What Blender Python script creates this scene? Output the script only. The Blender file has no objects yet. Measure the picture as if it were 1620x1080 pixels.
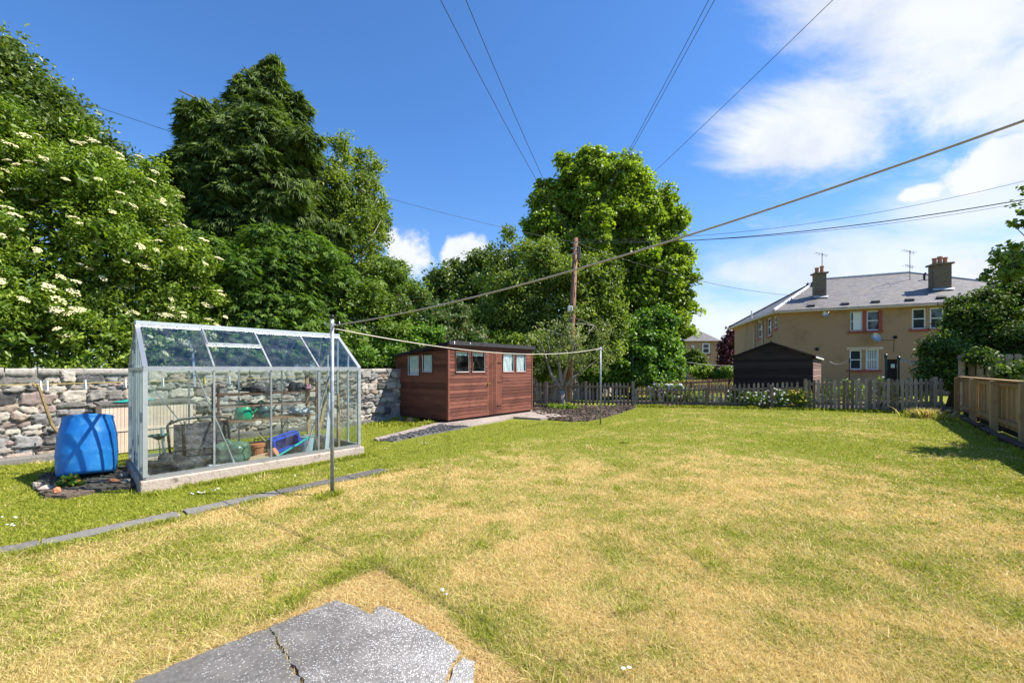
import bpy, math, random
import numpy as np
from mathutils import Vector
random.seed(7); RNG = np.random.default_rng(7)
sc = bpy.context.scene; COL = sc.collection
R = math.radians
# ---------------------------------------------------------------- camera
H = 1.45; FP = 720.0; U0 = 810.0; V0 = 583.0      # eye height, focal length and horizon of the photograph (1620 px wide)
cam = bpy.data.cameras.new('camera'); co = bpy.data.objects.new('camera', cam); COL.objects.link(co)
co.location = (0, 0, H); co.rotation_euler = (R(90), 0, 0)
cam.sensor_width = 36; cam.lens = 16; cam.shift_y = 43/1620; cam.clip_start = .05; cam.clip_end = 3000
sc.camera = co
# ---------------------------------------------------------------- sun, exposure
SUN_EL = R(51); SUN_AZ = R(92)                     # azimuth clockwise from +Y
sd = Vector((math.sin(SUN_AZ)*math.cos(SUN_EL), math.cos(SUN_AZ)*math.cos(SUN_EL), math.sin(SUN_EL)))
sl = bpy.data.lights.new('sun', 'SUN'); sl.energy = 5.0; sl.angle = R(.5); sl.color = (1, .94, .84)
so = bpy.data.objects.new('sun', sl); COL.objects.link(so); so.rotation_euler = (-sd).to_track_quat('-Z', 'Y').to_euler()
sc.view_settings.view_transform = 'Standard'; sc.view_settings.look = 'None'
sc.view_settings.exposure = 0.90; sc.view_settings.gamma = 1
sc.cycles.max_bounces = 8; sc.cycles.transparent_max_bounces = 24
sc.cycles.use_adaptive_sampling = True
try: sc.cycles.use_denoising = True
except Exception: pass

# ---------------------------------------------------------------- node helper
class NT:
    def __init__(s, tree): s.t = tree; s.n = tree.nodes; s.l = tree.links; s.n.clear()
    def new(s, typ, **kw):
        nd = s.n.new(typ)
        for k, v in kw.items(): setattr(nd, k, v)
        return nd
    def link(s, a, b): s.l.new(a, b)
    def put(s, sock, v):
        if isinstance(v, bpy.types.NodeSocket): s.l.new(v, sock)
        elif isinstance(v, (tuple, list)) and len(v) == 3 and sock.type == 'RGBA': sock.default_value = (*v, 1)
        else: sock.default_value = v
    def m(s, op, a, b=None, c=None, clamp=False):
        nd = s.new('ShaderNodeMath', operation=op); nd.use_clamp = clamp
        for i, v in enumerate((a, b, c)):
            if v is not None: s.put(nd.inputs[i], v)
        return nd.outputs[0]
    def mix(s, f, a, b, mode='MIX'):
        nd = s.new('ShaderNodeMix', data_type='RGBA', blend_type=mode)
        s.put(nd.inputs[0], f); s.put(nd.inputs[6], a); s.put(nd.inputs[7], b)
        return nd.outputs[2]
    def ss(s, x, lo, hi):
        nd = s.new('ShaderNodeMapRange', interpolation_type='SMOOTHSTEP')
        s.put(nd.inputs[0], x); nd.inputs[1].default_value = lo; nd.inputs[2].default_value = hi
        return nd.outputs[0]
    def noise(s, vec, scale, detail=4, rough=.55, out=0, dist=0):
        nd = s.new('ShaderNodeTexNoise'); s.put(nd.inputs['Vector'], vec)
        nd.inputs['Scale'].default_value = scale; nd.inputs['Detail'].default_value = detail
        nd.inputs['Roughness'].default_value = rough; nd.inputs['Distortion'].default_value = dist
        return nd.outputs[out]
    def obj(s): return s.new('ShaderNodeTexCoord').outputs['Object']
    def scale(s, vec, sc3, rot=(0, 0, 0)):
        nd = s.new('ShaderNodeMapping'); s.put(nd.inputs[0], vec); nd.inputs['Scale'].default_value = sc3
        nd.inputs['Rotation'].default_value = rot
        return nd.outputs[0]
    def attr(s, name, out='Fac'): return s.new('ShaderNodeAttribute', attribute_name=name).outputs[out]
# ---------------------------------------------------------------- sky with clouds, laid out by compass direction
w = bpy.data.worlds.new('World'); sc.world = w; w.use_nodes = True
n = NT(w.node_tree)
sky = n.new('ShaderNodeTexSky', sky_type='NISHITA'); sky.sun_disc = False
sky.sun_elevation = SUN_EL; sky.sun_rotation = SUN_AZ; sky.air_density = 1.0; sky.dust_density = .35; sky.ozone_density = 2.2
gen = n.new('ShaderNodeTexCoord').outputs['Generated']
sp = n.new('ShaderNodeSeparateXYZ'); n.link(gen, sp.inputs[0]); X, Y, Z = sp.outputs
az = n.m('MULTIPLY', n.m('ARCTAN2', X, Y), 57.2958)
el = n.m('MULTIPLY', n.m('ARCSINE', Z), 57.2958)
def blob(a, e, sa, se, tilt=0):
    da = n.m('SUBTRACT', az, a); de = n.m('SUBTRACT', el, e)
    if tilt: de = n.m('SUBTRACT', de, n.m('MULTIPLY', da, tilt))
    da = n.m('DIVIDE', da, sa); de = n.m('DIVIDE', de, se)
    r = n.m('SQRT', n.m('ADD', n.m('MULTIPLY', da, da), n.m('MULTIPLY', de, de)))
    return n.m('SUBTRACT', 1.0, r, clamp=False)
def union(l):
    o = l[0]
    for b in l[1:]: o = n.m('MAXIMUM', o, b)
    return o
zz = n.m('ADD', n.m('MAXIMUM', Z, 0.0), .22)
cb = n.new('ShaderNodeCombineXYZ'); n.link(n.m('DIVIDE', X, zz), cb.inputs[0]); n.link(n.m('DIVIDE', Y, zz), cb.inputs[1])
plane = cb.outputs[0]
wisp = n.noise(n.scale(plane, (1.0, 1.55, 1), (0, 0, R(-38))), 1.9, 10, .64, dist=.35)
fine = n.noise(gen, 9, 8, .6)
high = union([blob(43, 30, 17, 10), blob(33, 24, 11, 8), blob(50, 22, 12, 6), blob(60, 33, 25, 14)])
covA = n.ss(n.m('ADD', n.m('MULTIPLY', wisp, 2.3), n.m('MULTIPLY', high, 1.08)), 1.12, 1.98)
low = union([blob(47, 14, 12, 4.5), blob(36, 10, 17, 5), blob(30, 5.5, 20, 4), blob(55, 9, 15, 6), blob(66, 12, 20, 7)])
wispB = n.noise(n.scale(plane, (1.0, 1.6, 1), (0, 0, R(20))), 1.3, 9, .6, dist=.3)
covB = n.ss(n.m('ADD', n.m('MULTIPLY', wispB, 1.7), n.m('MULTIPLY', low, 1.0)), .72, 1.5)
cum = union([blob(-13.2, 13.6, 4.6, 4.2), blob(-14.8, 15.0, 2.6, 2.4), blob(-16, 11.5, 3.2, 3.2), blob(-5.6, 14.2, 4.4, 3.4), blob(-2, 12.6, 4, 3),
             blob(47, 17, 5.5, 2.8, .1), blob(42, 16, 2.6, 1.3), blob(44.5, 8.5, 5, 2.6), blob(52, 16, 5, 4)])
covC = n.ss(n.m('ADD', cum, n.m('MULTIPLY', n.m('SUBTRACT', fine, .5), 2.2)), .12, .50)
cov = n.m('MAXIMUM', n.m('MULTIPLY', covA, .93), n.m('MAXIMUM', n.m('MULTIPLY', covB, .78), n.m('MULTIPLY', covC, .95)))
hz = n.ss(el, 14.0, -1.0)
shade = n.noise(gen, 5, 6, .6)
ccol = n.mix(n.ss(shade, .3, .6), (3.6, 3.9, 4.4), (4.8, 4.9, 5.0))
skyc = n.mix(1.0, sky.outputs[0], n.mix(n.ss(el, 0.0, 26.0), (.66, .78, .92), (.45, .745, 1.07)), 'MULTIPLY')
skyc = n.mix(n.m('MULTIPLY', hz, .42), skyc, (2.8, 3.6, 4.5))
fin = n.mix(cov, skyc, ccol)
bg = n.new('ShaderNodeBackground'); n.link(fin, bg.inputs[0]); bg.inputs[1].default_value = .112
n.link(bg.outputs[0], n.new('ShaderNodeOutputWorld').inputs[0])

# ---------------------------------------------------------------- geometry helpers
def P(u, v, Y): return Vector(((u-U0)/FP*Y, Y, H-(v-V0)/FP*Y))
def G(u, v, z=0.0):
    Y = FP*(H-z)/(v-V0); return Vector(((u-U0)/FP*Y, Y, z))
def hit(u, v, p0, nn):
    d = Vector(((u-U0)/FP, 1, -(v-V0)/FP)); o = Vector((0, 0, H))
    return o + d*((Vector(p0)-o).dot(nn)/d.dot(nn))
D = Vector((.602, .799, 0)); N = Vector((.799, -.602, 0)); Zv = Vector((0, 0, 1))
def DC(t, c, z=0): return D*t + N*c + Zv*z        # t along the garden, c across it (0 = through the camera)
def Yc(u, c):                                      # depth at which the sight line at u meets the line c
    k = (u-U0)/FP; return c/(.799*k-.602)
def PC(u, v, c): return P(u, v, Yc(u, c))

class MB:
    def __init__(s): s.v = []; s.f = []; s.r = []
    def add(s, vs, fs, r=None):
        b = len(s.v); s.v += [tuple(x) for x in vs]; s.f += [tuple(i+b for i in f) for f in fs]
        r = random.random() if r is None else r; s.r += [r]*len(fs); return s
    def obox(s, o, a, b, c, r=None):               # corner o and three edge vectors
        o, a, b, c = map(Vector, (o, a, b, c))
        if a.cross(b).dot(c) < 0: a, b = b, a
        vs = [o, o+a, o+a+b, o+b, o+c, o+a+c, o+a+b+c, o+b+c]
        return s.add(vs, [(3, 2, 1, 0), (4, 5, 6, 7), (0, 1, 5, 4), (1, 2, 6, 5), (2, 3, 7, 6), (3, 0, 4, 7)], r)
    def bar(s, p, q, w, h=None, up=Zv, r=None):    # rectangular bar from p to q
        p, q = Vector(p), Vector(q); h = h or w; d = q-p
        sd_ = d.cross(up)
        if sd_.length < 1e-5: sd_ = Vector((1, 0, 0))
        sd_.normalize(); u2 = sd_.cross(d).normalized()
        return s.obox(p-sd_*w/2-u2*h/2, d, sd_*w, u2*h, r)
    def tube(s, pts, rad, seg=8, cap=True, r=None):
        pts = [Vector(p) for p in pts]; m_ = len(pts)
        rads = rad if isinstance(rad, (list, tuple)) else [rad]*m_
        vs = []; fs = []; ref = None
        for i, p in enumerate(pts):
            t = (pts[min(i+1, m_-1)]-pts[max(i-1, 0)]).normalized()
            if ref is None: ref = t.orthogonal().normalized()
            ref = (ref - t*ref.dot(t)).normalized(); b = t.cross(ref)
            for k in range(seg):
                a = 2*math.pi*k/seg; vs.append(p+(ref*math.cos(a)+b*math.sin(a))*rads[i])
        for i in range(m_-1):
            for k in range(seg):
                k2 = (k+1) % seg; fs.append((i*seg+k, i*seg+k2, (i+1)*seg+k2, (i+1)*seg+k))
        if cap: fs.append(tuple(range(seg-1, -1, -1))); fs.append(tuple((m_-1)*seg+k for k in range(seg)))
        return s.add(vs, fs, r)
    def lathe(s, o, prof, axis=Zv, seg=24, sx=1, r=None, jit=0):     # prof: (radius, height)
        axis = Vector(axis).normalized(); e1 = axis.orthogonal().normalized()
        if abs(axis.z) > .7: e1 = (Vector((1, 0, 0))-axis*axis.x).normalized()
        e2 = axis.cross(e1); vs = []; fs = []; o = Vector(o)
        for (rr, hh) in prof:
            for k in range(seg):
                a = 2*math.pi*k/seg; q = rr*(1+random.uniform(-jit, jit))
                vs.append(o+axis*hh+(e1*math.cos(a)*sx+e2*math.sin(a))*q)
        for i in range(len(prof)-1):
            for k in range(seg):
                k2 = (k+1) % seg; fs.append((i*seg+k, i*seg+k2, (i+1)*seg+k2, (i+1)*seg+k))
        fs.append(tuple(range(seg-1, -1, -1))); fs.append(tuple((len(prof)-1)*seg+k for k in range(seg)))
        return s.add(vs, fs, r)
    def poly(s, pts, h, r=None):                   # flat polygon extruded by vector h
        pts = [Vector(p) for p in pts]; h = Vector(h); k = len(pts)
        nn = Vector((0, 0, 0))
        for i in range(k): nn += pts[i].cross(pts[(i+1) % k])
        if nn.dot(h) < 0: pts.reverse()
        vs = pts+[p+h for p in pts]
        fs = [tuple(range(k-1, -1, -1)), tuple(range(k, 2*k))]+[(i, (i+1) % k, k+(i+1) % k, k+i) for i in range(k)]
        return s.add(vs, fs, r)
    def lump(s, c, rx, ry, rz, amp=.15, seg=14, freq=2.2, r=None):   # bumpy closed blob
        c = Vector(c); vs = []; fs = []; ph = [random.uniform(0, 6) for _ in range(6)]
        rows = seg//2
        for i in range(rows+1):
            th = math.pi*i/rows
            for k in range(seg):
                a = 2*math.pi*k/seg; d = Vector((math.sin(th)*math.cos(a), math.sin(th)*math.sin(a), math.cos(th)))
                q = 1+amp*(math.sin(freq*2*d.x+ph[0])+math.sin(freq*2.7*d.y+ph[1])+math.sin(freq*2.3*d.z+ph[2]))/2+random.uniform(-amp, amp)*.25*math.sin(th)
                vs.append(c+Vector((d.x*rx, d.y*ry, d.z*rz))*q)
        for i in range(rows):
            for k in range(seg):
                k2 = (k+1) % seg; fs.append((i*seg+k, (i+1)*seg+k, (i+1)*seg+k2, i*seg+k2))
        return s.add(vs, fs, r)
    def build(s, name, mat, parent=None, smooth=False, bevel=0):
        o0 = Vector(parent_loc(parent)) if parent else Vector((0, 0, 0))
        vv = np.array(s.v, dtype=np.float32)
        if parent is None: o0 = Vector(((vv[:, 0].min()+vv[:, 0].max())/2, (vv[:, 1].min()+vv[:, 1].max())/2, vv[:, 2].min()))
        me = bpy.data.meshes.new(name); me.from_pydata([Vector(x)-o0 for x in s.v], [], s.f)
        at = me.attributes.new('rnd', 'FLOAT', 'FACE'); at.data.foreach_set('value', s.r)
        me.materials.append(mat)
        if smooth: me.shade_smooth()
        me.update()
        o = bpy.data.objects.new(name, me); COL.objects.link(o)
        if parent: o.parent = parent
        else: o.location = o0
        if bevel:
            b = o.modifiers.new('bevel', 'BEVEL'); b.width = bevel; b.segments = 2; b.limit_method = 'ANGLE'; b.angle_limit = R(40)
        return o
def parent_loc(p):
    v = Vector(p.location)
    while p.parent: p = p.parent; v += p.location
    return v
def tag(o, label=None, cat=None, group=None, kind=None):
    if label: o['label'] = label
    if cat: o['category'] = cat
    if group: o['group'] = group
    if kind: o['kind'] = kind
    return o
def thing(name, label, cat, loc, group=None):
    o = bpy.data.objects.new(name, None); COL.objects.link(o); o.location = loc; o.empty_display_size = .2
    return tag(o, label, cat, group)
def np_mesh(name, verts, faces_tri, mat, parent=None, attrs=None, quads=None, smooth=False):
    me = bpy.data.meshes.new(name); v = np.asarray(verts, np.float32)
    if parent: v = v-np.array(parent_loc(parent), np.float32)
    me.vertices.add(len(v)); me.vertices.foreach_set('co', v.ravel())
    f = np.asarray(faces_tri if quads is None else quads, np.int32); k = f.shape[1]
    me.loops.add(f.size); me.loops.foreach_set('vertex_index', f.ravel())
    me.polygons.add(len(f)); me.polygons.foreach_set('loop_start', np.arange(0, f.size, k, dtype=np.int32))
    me.polygons.foreach_set('loop_total', np.full(len(f), k, np.int32))
    for nm, arr in (attrs or {}).items():
        arr = np.asarray(arr, np.float32)
        if arr.ndim == 1: a = me.attributes.new(nm, 'FLOAT', 'POINT'); a.data.foreach_set('value', arr)
        else: a = me.attributes.new(nm, 'FLOAT_COLOR', 'POINT'); a.data.foreach_set('color', arr.ravel())
    me.materials.append(mat); me.update(calc_edges=True); me.validate()
    if smooth: me.shade_smooth()
    o = bpy.data.objects.new(name, me); COL.objects.link(o)
    if parent: o.parent = parent
    return o
def vnoise(x, y, seed=0):                           # 2-D value noise
    xi = np.floor(x).astype(np.int64); yi = np.floor(y).astype(np.int64); xf = x-xi; yf = y-yi
    def h(a, b):
        q = (a*374761393+b*668265263+seed*974711) & 0x7fffffff
        q = ((q ^ (q >> 13))*1274126177) & 0x7fffffff
        return ((q ^ (q >> 16)) & 0xffff)/65535.
    xf = xf*xf*(3-2*xf); yf = yf*yf*(3-2*yf)
    return (h(xi, yi)*(1-xf)+h(xi+1, yi)*xf)*(1-yf)+(h(xi, yi+1)*(1-xf)+h(xi+1, yi+1)*xf)*yf
def fbm(x, y, o=4, seed=0):
    s = 0; a = .5; t = 0
    for i in range(o): s = s+a*vnoise(x*2**i, y*2**i, seed+i*17); t += a; a *= .5
    return s/t
def inpoly(x, y, poly):
    ins = np.zeros(len(x), bool); k = len(poly)
    for i in range(k):
        x1, y1 = poly[i][0], poly[i][1]; x2, y2 = poly[(i+1) % k][0], poly[(i+1) % k][1]
        if y1 == y2: continue
        c = ((y1 > y) != (y2 > y)) & (x < (x2-x1)*(y-y1)/(y2-y1)+x1); ins ^= c
    return ins

# ---------------------------------------------------------------- materials
def new_mat(name):
    m = bpy.data.materials.new(name); m.use_nodes = True; nt = NT(m.node_tree)
    out = nt.new('ShaderNodeOutputMaterial'); return m, nt, out
def bsdf(nt, out, col, rough=.6, metal=0, spec=.5, bump=None, bs=.3, bd=.01):
    b = nt.new('ShaderNodeBsdfPrincipled'); nt.put(b.inputs['Base Color'], col); nt.put(b.inputs['Roughness'], rough)
    nt.put(b.inputs['Metallic'], metal); b.inputs['Specular IOR Level'].default_value = spec
    if bump is not None:
        bp = nt.new('ShaderNodeBump'); bp.inputs['Strength'].default_value = bs; bp.inputs['Distance'].default_value = bd
        nt.put(bp.inputs['Height'], bump); nt.link(bp.outputs[0], b.inputs['Normal'])
    if out is not None: nt.link(b.outputs[0], out.inputs[0])
    return b
def simple(name, c1, c2, scale=8, rough=.6, metal=0, spec=.4, stretch=(1, 1, 1), rot=(0, 0, 0), rnd=.35, bs=.25, bd=.005, c3=None, s3=2.0, detail=5):
    m, nt, out = new_mat(name)
    vec = nt.scale(nt.obj(), stretch, rot)
    a = nt.noise(vec, scale, detail)
    f = nt.ss(nt.m('ADD', a, nt.m('MULTIPLY', nt.m('SUBTRACT', nt.attr('rnd'), .5), rnd)), .3, .7)
    col = nt.mix(f, c1, c2)
    if c3: col = nt.mix(nt.ss(nt.noise(nt.obj(), s3, 6, .65), .52, .72), col, c3)
    bsdf(nt, out, col, rough, metal, spec, a, bs, bd)
    return m
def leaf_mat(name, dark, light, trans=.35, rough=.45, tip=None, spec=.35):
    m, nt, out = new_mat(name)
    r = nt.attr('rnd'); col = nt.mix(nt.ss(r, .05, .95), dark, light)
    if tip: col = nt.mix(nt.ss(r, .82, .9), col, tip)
    b = bsdf(nt, None, col, rough, 0, spec)
    t = nt.new('ShaderNodeBsdfTranslucent'); nt.put(t.inputs[0], nt.mix(1.0, col, (1.5, 1.6, .55), 'MULTIPLY'))
    mx = nt.new('ShaderNodeMixShader'); mx.inputs[0].default_value = trans
    nt.link(b.outputs[0], mx.inputs[1]); nt.link(t.outputs[0], mx.inputs[2]); nt.link(mx.outputs[0], out.inputs[0])
    return m
def glass_mat(name, tint=(.93, .97, .97), refl=1.0, dirt=.06):
    m, nt, out = new_mat(name)
    tr = nt.new('ShaderNodeBsdfTransparent'); nt.put(tr.inputs[0], tint)
    gl = nt.new('ShaderNodeBsdfGlossy'); gl.inputs['Roughness'].default_value = .01
    fr = nt.new('ShaderNodeFresnel'); bf = nt.new('ShaderNodeNewGeometry').outputs['Backfacing']; nt.put(fr.inputs[0], nt.m('SUBTRACT', 1.5, nt.m('MULTIPLY', bf, 1.5-1/1.5)))
    mx = nt.new('ShaderNodeMixShader'); nt.put(mx.inputs[0], nt.m('MULTIPLY', fr.outputs[0], refl, clamp=True))
    nt.link(tr.outputs[0], mx.inputs[1]); nt.link(gl.outputs[0], mx.inputs[2])
    df = nt.new('ShaderNodeBsdfDiffuse'); nt.put(df.inputs[0], (.55, .58, .55))
    dn = nt.m('MULTIPLY', nt.ss(nt.noise(nt.obj(), 3.5, 6, .7), .4, .85), dirt)
    m2 = nt.new('ShaderNodeMixShader'); nt.put(m2.inputs[0], dn)
    nt.link(mx.outputs[0], m2.inputs[1]); nt.link(df.outputs[0], m2.inputs[2]); nt.link(m2.outputs[0], out.inputs[0])
    return m
# lawn colour, shared by the soil sheet and by the blades: dryness by place
def dryness(nt, pos):
    c = nt.new('ShaderNodeVectorMath', operation='DOT_PRODUCT'); nt.put(c.inputs[0], pos); c.inputs[1].default_value = tuple(N); c = c.outputs['Value']
    t = nt.new('ShaderNodeVectorMath', operation='DOT_PRODUCT'); nt.put(t.inputs[0], pos); t.inputs[1].default_value = tuple(D); t = t.outputs['Value']
    big = nt.noise(pos, .42, 3, .5); mid = nt.noise(pos, 2.1, 6, .68)
    d = nt.m('ADD', nt.m('MULTIPLY', nt.m('SUBTRACT', big, .5), 2.8), nt.m('MULTIPLY', nt.m('SUBTRACT', mid, .5), 4.2))
    inner = nt.m('ADD', .22, nt.m('MULTIPLY', .78, nt.ss(c, -5.75, -5.1)))                    # greener beyond the path, by the greenhouse
    right = nt.m('SUBTRACT', 1.0, nt.m('MULTIPLY', nt.ss(c, .6, 2.3), .75))
    far = nt.m('SUBTRACT', 1.0, nt.m('MULTIPLY', nt.ss(t, 6.0, 11.0), .42))
    fl = nt.m('SUBTRACT', 1.0, nt.m('MULTIPLY', nt.ss(nt.m('SUBTRACT', t, nt.m('MULTIPLY', c, .8)), 7.5, 11.0), .45))
    base = nt.m('MULTIPLY', nt.m('MULTIPLY', inner, right), nt.m('MULTIPLY', far, fl))
    return nt.m('ADD', nt.m('MULTIPLY', base, .585), nt.m('MULTIPLY', nt.m('MULTIPLY', d, .42), nt.m('ADD', .35, nt.m('MULTIPLY', inner, .65)))), big, mid
def lawn_ground():
    m, nt, out = new_mat('turf soil'); pos = nt.new('ShaderNodeNewGeometry').outputs['Position']
    d, big, mid = dryness(nt, pos); fn = nt.noise(pos, 60, 4, .7)
    g = nt.mix(nt.ss(fn, .3, .7), (.11, .13, .016), (.24, .25, .035))
    s_ = nt.mix(nt.ss(fn, .3, .7), (.36, .24, .09), (.56, .41, .18))
    bsdf(nt, out, nt.mix(nt.ss(d, .1, .9), g, s_), .95, 0, .1, fn, .6, .02)
    return m
def blade_mat():
    m, nt, out = new_mat('grass blades'); pos = nt.new('ShaderNodeNewGeometry').outputs['Position']
    d, big, mid = dryness(nt, pos); r = nt.attr('rnd'); r2 = nt.attr('rnd2'); gb = nt.attr('green')
    dd = nt.m('SUBTRACT', d, nt.m('MULTIPLY', gb, 1.2))
    f = nt.ss(nt.m('ADD', dd, nt.m('MULTIPLY', nt.m('SUBTRACT', r, .5), .62)), .36, .54)
    g = nt.mix(r2, (.18, .225, .02), (.46, .475, .06))
    s_ = nt.mix(r2, (.50, .37, .14), (.86, .71, .35))
    col = nt.mix(f, g, s_)
    b = bsdf(nt, None, col, .55, 0, .25)
    t = nt.new('ShaderNodeBsdfTranslucent'); nt.put(t.inputs[0], nt.mix(1.0, col, (1.1, 1.1, .7), 'MULTIPLY'))
    mx = nt.new('ShaderNodeMixShader'); mx.inputs[0].default_value = .38
    nt.link(b.outputs[0], mx.inputs[1]); nt.link(t.outputs[0], mx.inputs[2]); nt.link(mx.outputs[0], out.inputs[0])
    return m
M = {}
M['turf'] = lawn_ground(); M['blade'] = blade_mat()
M['alu'] = simple('weathered aluminium', (.42, .43, .44), (.62, .63, .63), 14, .42, .75, .5, rnd=.5)
M['alu_dark'] = simple('dull aluminium', (.30, .31, .31), (.46, .47, .46), 14, .5, .6, .5, rnd=.5)
M['galv'] = simple('galvanised steel', (.24, .27, .29), (.38, .41, .44), 22, .5, .3, .5)
M['black'] = simple('black plastic', (.012, .012, .014), (.03, .03, .032), 20, .45)
M['glass'] = glass_mat('old greenhouse glass', dirt=.12)
M['roofglass'] = glass_mat('roof glass', tint=(.86, .92, .94), refl=1.25, dirt=.08)
M['winglass'] = glass_mat('shed window glass', refl=1.2, dirt=.05)
M['conc'] = simple('pebbly concrete', (.25, .19, .155), (.45, .37, .31), 40, .9, 0, .2, c3=(.17, .135, .11), s3=9, bs=.8, bd=.012)
M['slab'] = simple('weathered paving slab', (.095, .088, .08), (.21, .195, .175), 32, .9, 0, .2, c3=(.13, .13, .12), s3=3, bs=.5, bd=.006)
M['pinkslab'] = simple('pinkish concrete slab', (.22, .18, .155), (.37, .31, .27), 14, .9, 0, .2, c3=(.23, .20, .17), s3=3, bs=.5, bd=.006)
M['soil'] = simple('dry dark soil', (.05, .038, .028), (.15, .115, .088), 30, .95, 0, .1, bs=1, bd=.03, c3=(.19, .15, .12), s3=9)
M['thatch'] = simple('dead brown thatch', (.30, .18, .08), (.55, .36, .17), 60, .95, 0, .1, stretch=(1, .3, 1), bs=1, bd=.02, c3=(.16, .10, .05), s3=14)
M['gravel'] = simple('dark gravel', (.045, .045, .05), (.17, .165, .165), 60, .9, 0, .2, bs=1, bd=.02)
M['redwood'] = simple('red-brown stained boards', (.10, .033, .021), (.20, .072, .046), 9, .6, 0, .3, stretch=(.25, .25, 6), rnd=.55, bs=.3, bd=.004, c3=(.075, .024, .016), s3=1.6)
M['felt'] = simple('black roofing felt', (.018, .018, .02), (.05, .05, .055), 30, .85, 0, .2)
M['blackwood'] = simple('black-brown stained boards', (.018, .010, .007), (.05, .03, .021), 8, .7, 0, .3, stretch=(.3, .3, 6), rnd=.5)
M['litwood'] = simple('sunlit brown boards', (.16, .10, .085), (.26, .17, .145), 8, .75, 0, .3, stretch=(.3, .3, 6), rnd=.5)  # lit copy of the black shed's boards, sunlight put into the tone
M['greywood'] = simple('weathered grey pickets', (.17, .13, .095), (.36, .295, .235), 16, .85, 0, .15, stretch=(3, 3, .5), rnd=.5, c3=(.08, .07, .05), s3=3)
M['brownwood'] = simple('brown painted pickets', (.14, .07, .05), (.22, .12, .09), 16, .8, 0, .15, stretch=(3, 3, .5), rnd=.5)
M['newwood'] = simple('new tan timber', (.28, .17, .08), (.46, .31, .16), 10, .7, 0, .2, stretch=(4, 4, .5), rnd=.55, c3=(.30, .165, .065), s3=2.5)
M['polewood'] = simple('old pole timber', (.17, .085, .05), (.34, .20, .135), 14, .85, 0, .15, stretch=(3, 3, .25), rnd=.3, c3=(.13, .11, .09), s3=1.2)
M['bark'] = simple('grey brown bark', (.10, .075, .055), (.22, .18, .14), 20, .9, 0, .1, stretch=(2, 2, .5), bs=.8, bd=.02)
M['palebark'] = simple('pale lichen bark', (.20, .17, .14), (.42, .38, .33), 16, .9, 0, .1, stretch=(2, 2, .6), bs=.8, bd=.02, c3=(.13, .11, .08), s3=6)
M['render'] = simple('tan roughcast render', (.38, .235, .14), (.47, .30, .19), 60, .95, 0, .1, rnd=0, bs=.4, bd=.01, c3=(.32, .205, .12), s3=.7)
M['chimrender'] = simple('stained chimney render', (.17, .125, .08), (.26, .20, .135), 20, .95, 0, .1, rnd=.1, c3=(.12, .09, .065), s3=1.2)
M['redpaint'] = simple('dull red paint', (.30, .055, .04), (.38, .085, .06), 10, .5, rnd=.1)
M['white'] = simple('white gloss paint', (.72, .72, .72), (.82, .82, .82), 8, .35, rnd=.1)
M['cream'] = simple('cream plastic', (.58, .44, .34), (.67, .53, .42), 5, .5, rnd=.15)
M['terra'] = simple('terracotta', (.42, .14, .06), (.55, .22, .11), 12, .8)
M['bluebar'] = simple('blue barrel plastic', (.014, .16, .50), (.03, .25, .62), 5, .45, 0, .4, rnd=.05, bs=.1, c3=(.09, .32, .62), s3=7, stretch=(1, 1, .3))
M['blue'] = simple('bright blue plastic', (.01, .06, .45), (.02, .10, .60), 5, .4)
M['green'] = simple('bright green plastic', (.0, .30, .13), (.005, .38, .18), 5, .4)
M['dkgreen'] = simple('dark green plastic', (.015, .055, .05), (.03, .09, .08), 5, .4)
M['teal'] = simple('teal plastic', (.0, .30, .24), (.01, .40, .32), 5, .4)
M['baggreen'] = simple('green plastic sack', (.03, .075, .045), (.12, .19, .13), 5, .25, bs=1, bd=.05)
M['bagwhite'] = simple('white plastic sack', (.45, .45, .47), (.70, .70, .72), 9, .3, bs=1, bd=.05)
M['bagblack'] = simple('dark cloth', (.02, .02, .025), (.07, .06, .07), 9, .5, bs=1, bd=.05)
M['bagpink'] = simple('dusty pink cloth', (.30, .12, .15), (.42, .2, .22), 9, .6, bs=1, bd=.05)
M['rust'] = simple('rusty angle iron', (.13, .06, .035), (.26, .14, .085), 20, .8, .2)
M['card'] = simple('tan cardboard', (.38, .26, .15), (.50, .36, .22), 6, .8)
M['rope'] = simple('off white line', (.55, .50, .42), (.70, .66, .58), 60, .7)
M['greyrope'] = simple('grey line', (.22, .20, .18), (.34, .31, .28), 60, .7)
M['yelrope'] = simple('yellow line', (.42, .32, .10), (.58, .46, .18), 60, .7)
M['wire'] = simple('black cable', (.02, .02, .022), (.05, .05, .055), 20, .5)
M['pink'] = simple('pink peg plastic', (.70, .25, .33), (.8, .35, .42), 5, .5)
M['timber'] = simple('split prop timber', (.20, .14, .06), (.36, .26, .12), 20, .85, stretch=(3, 3, .4))
M['curtain'] = simple('net curtain', (.62, .65, .66), (.84, .85, .84), 10, .9, stretch=(6, 6, .7), rnd=.2, bs=.6, bd=.02)
M['brass'] = simple('brass padlock', (.40, .26, .08), (.55, .38, .14), 20, .4, .8)
M['lead'] = simple('white hip flashing', (.50, .50, .50), (.64, .64, .63), 6, .6)
M['frost'] = simple('frosted plastic', (.42, .50, .52), (.6, .68, .7), 6, .3)
m, nt, out = new_mat('dark window glass'); bsdf(nt, out, (.035, .045, .06), .04, 0, .8); M['darkglass'] = m
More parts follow.
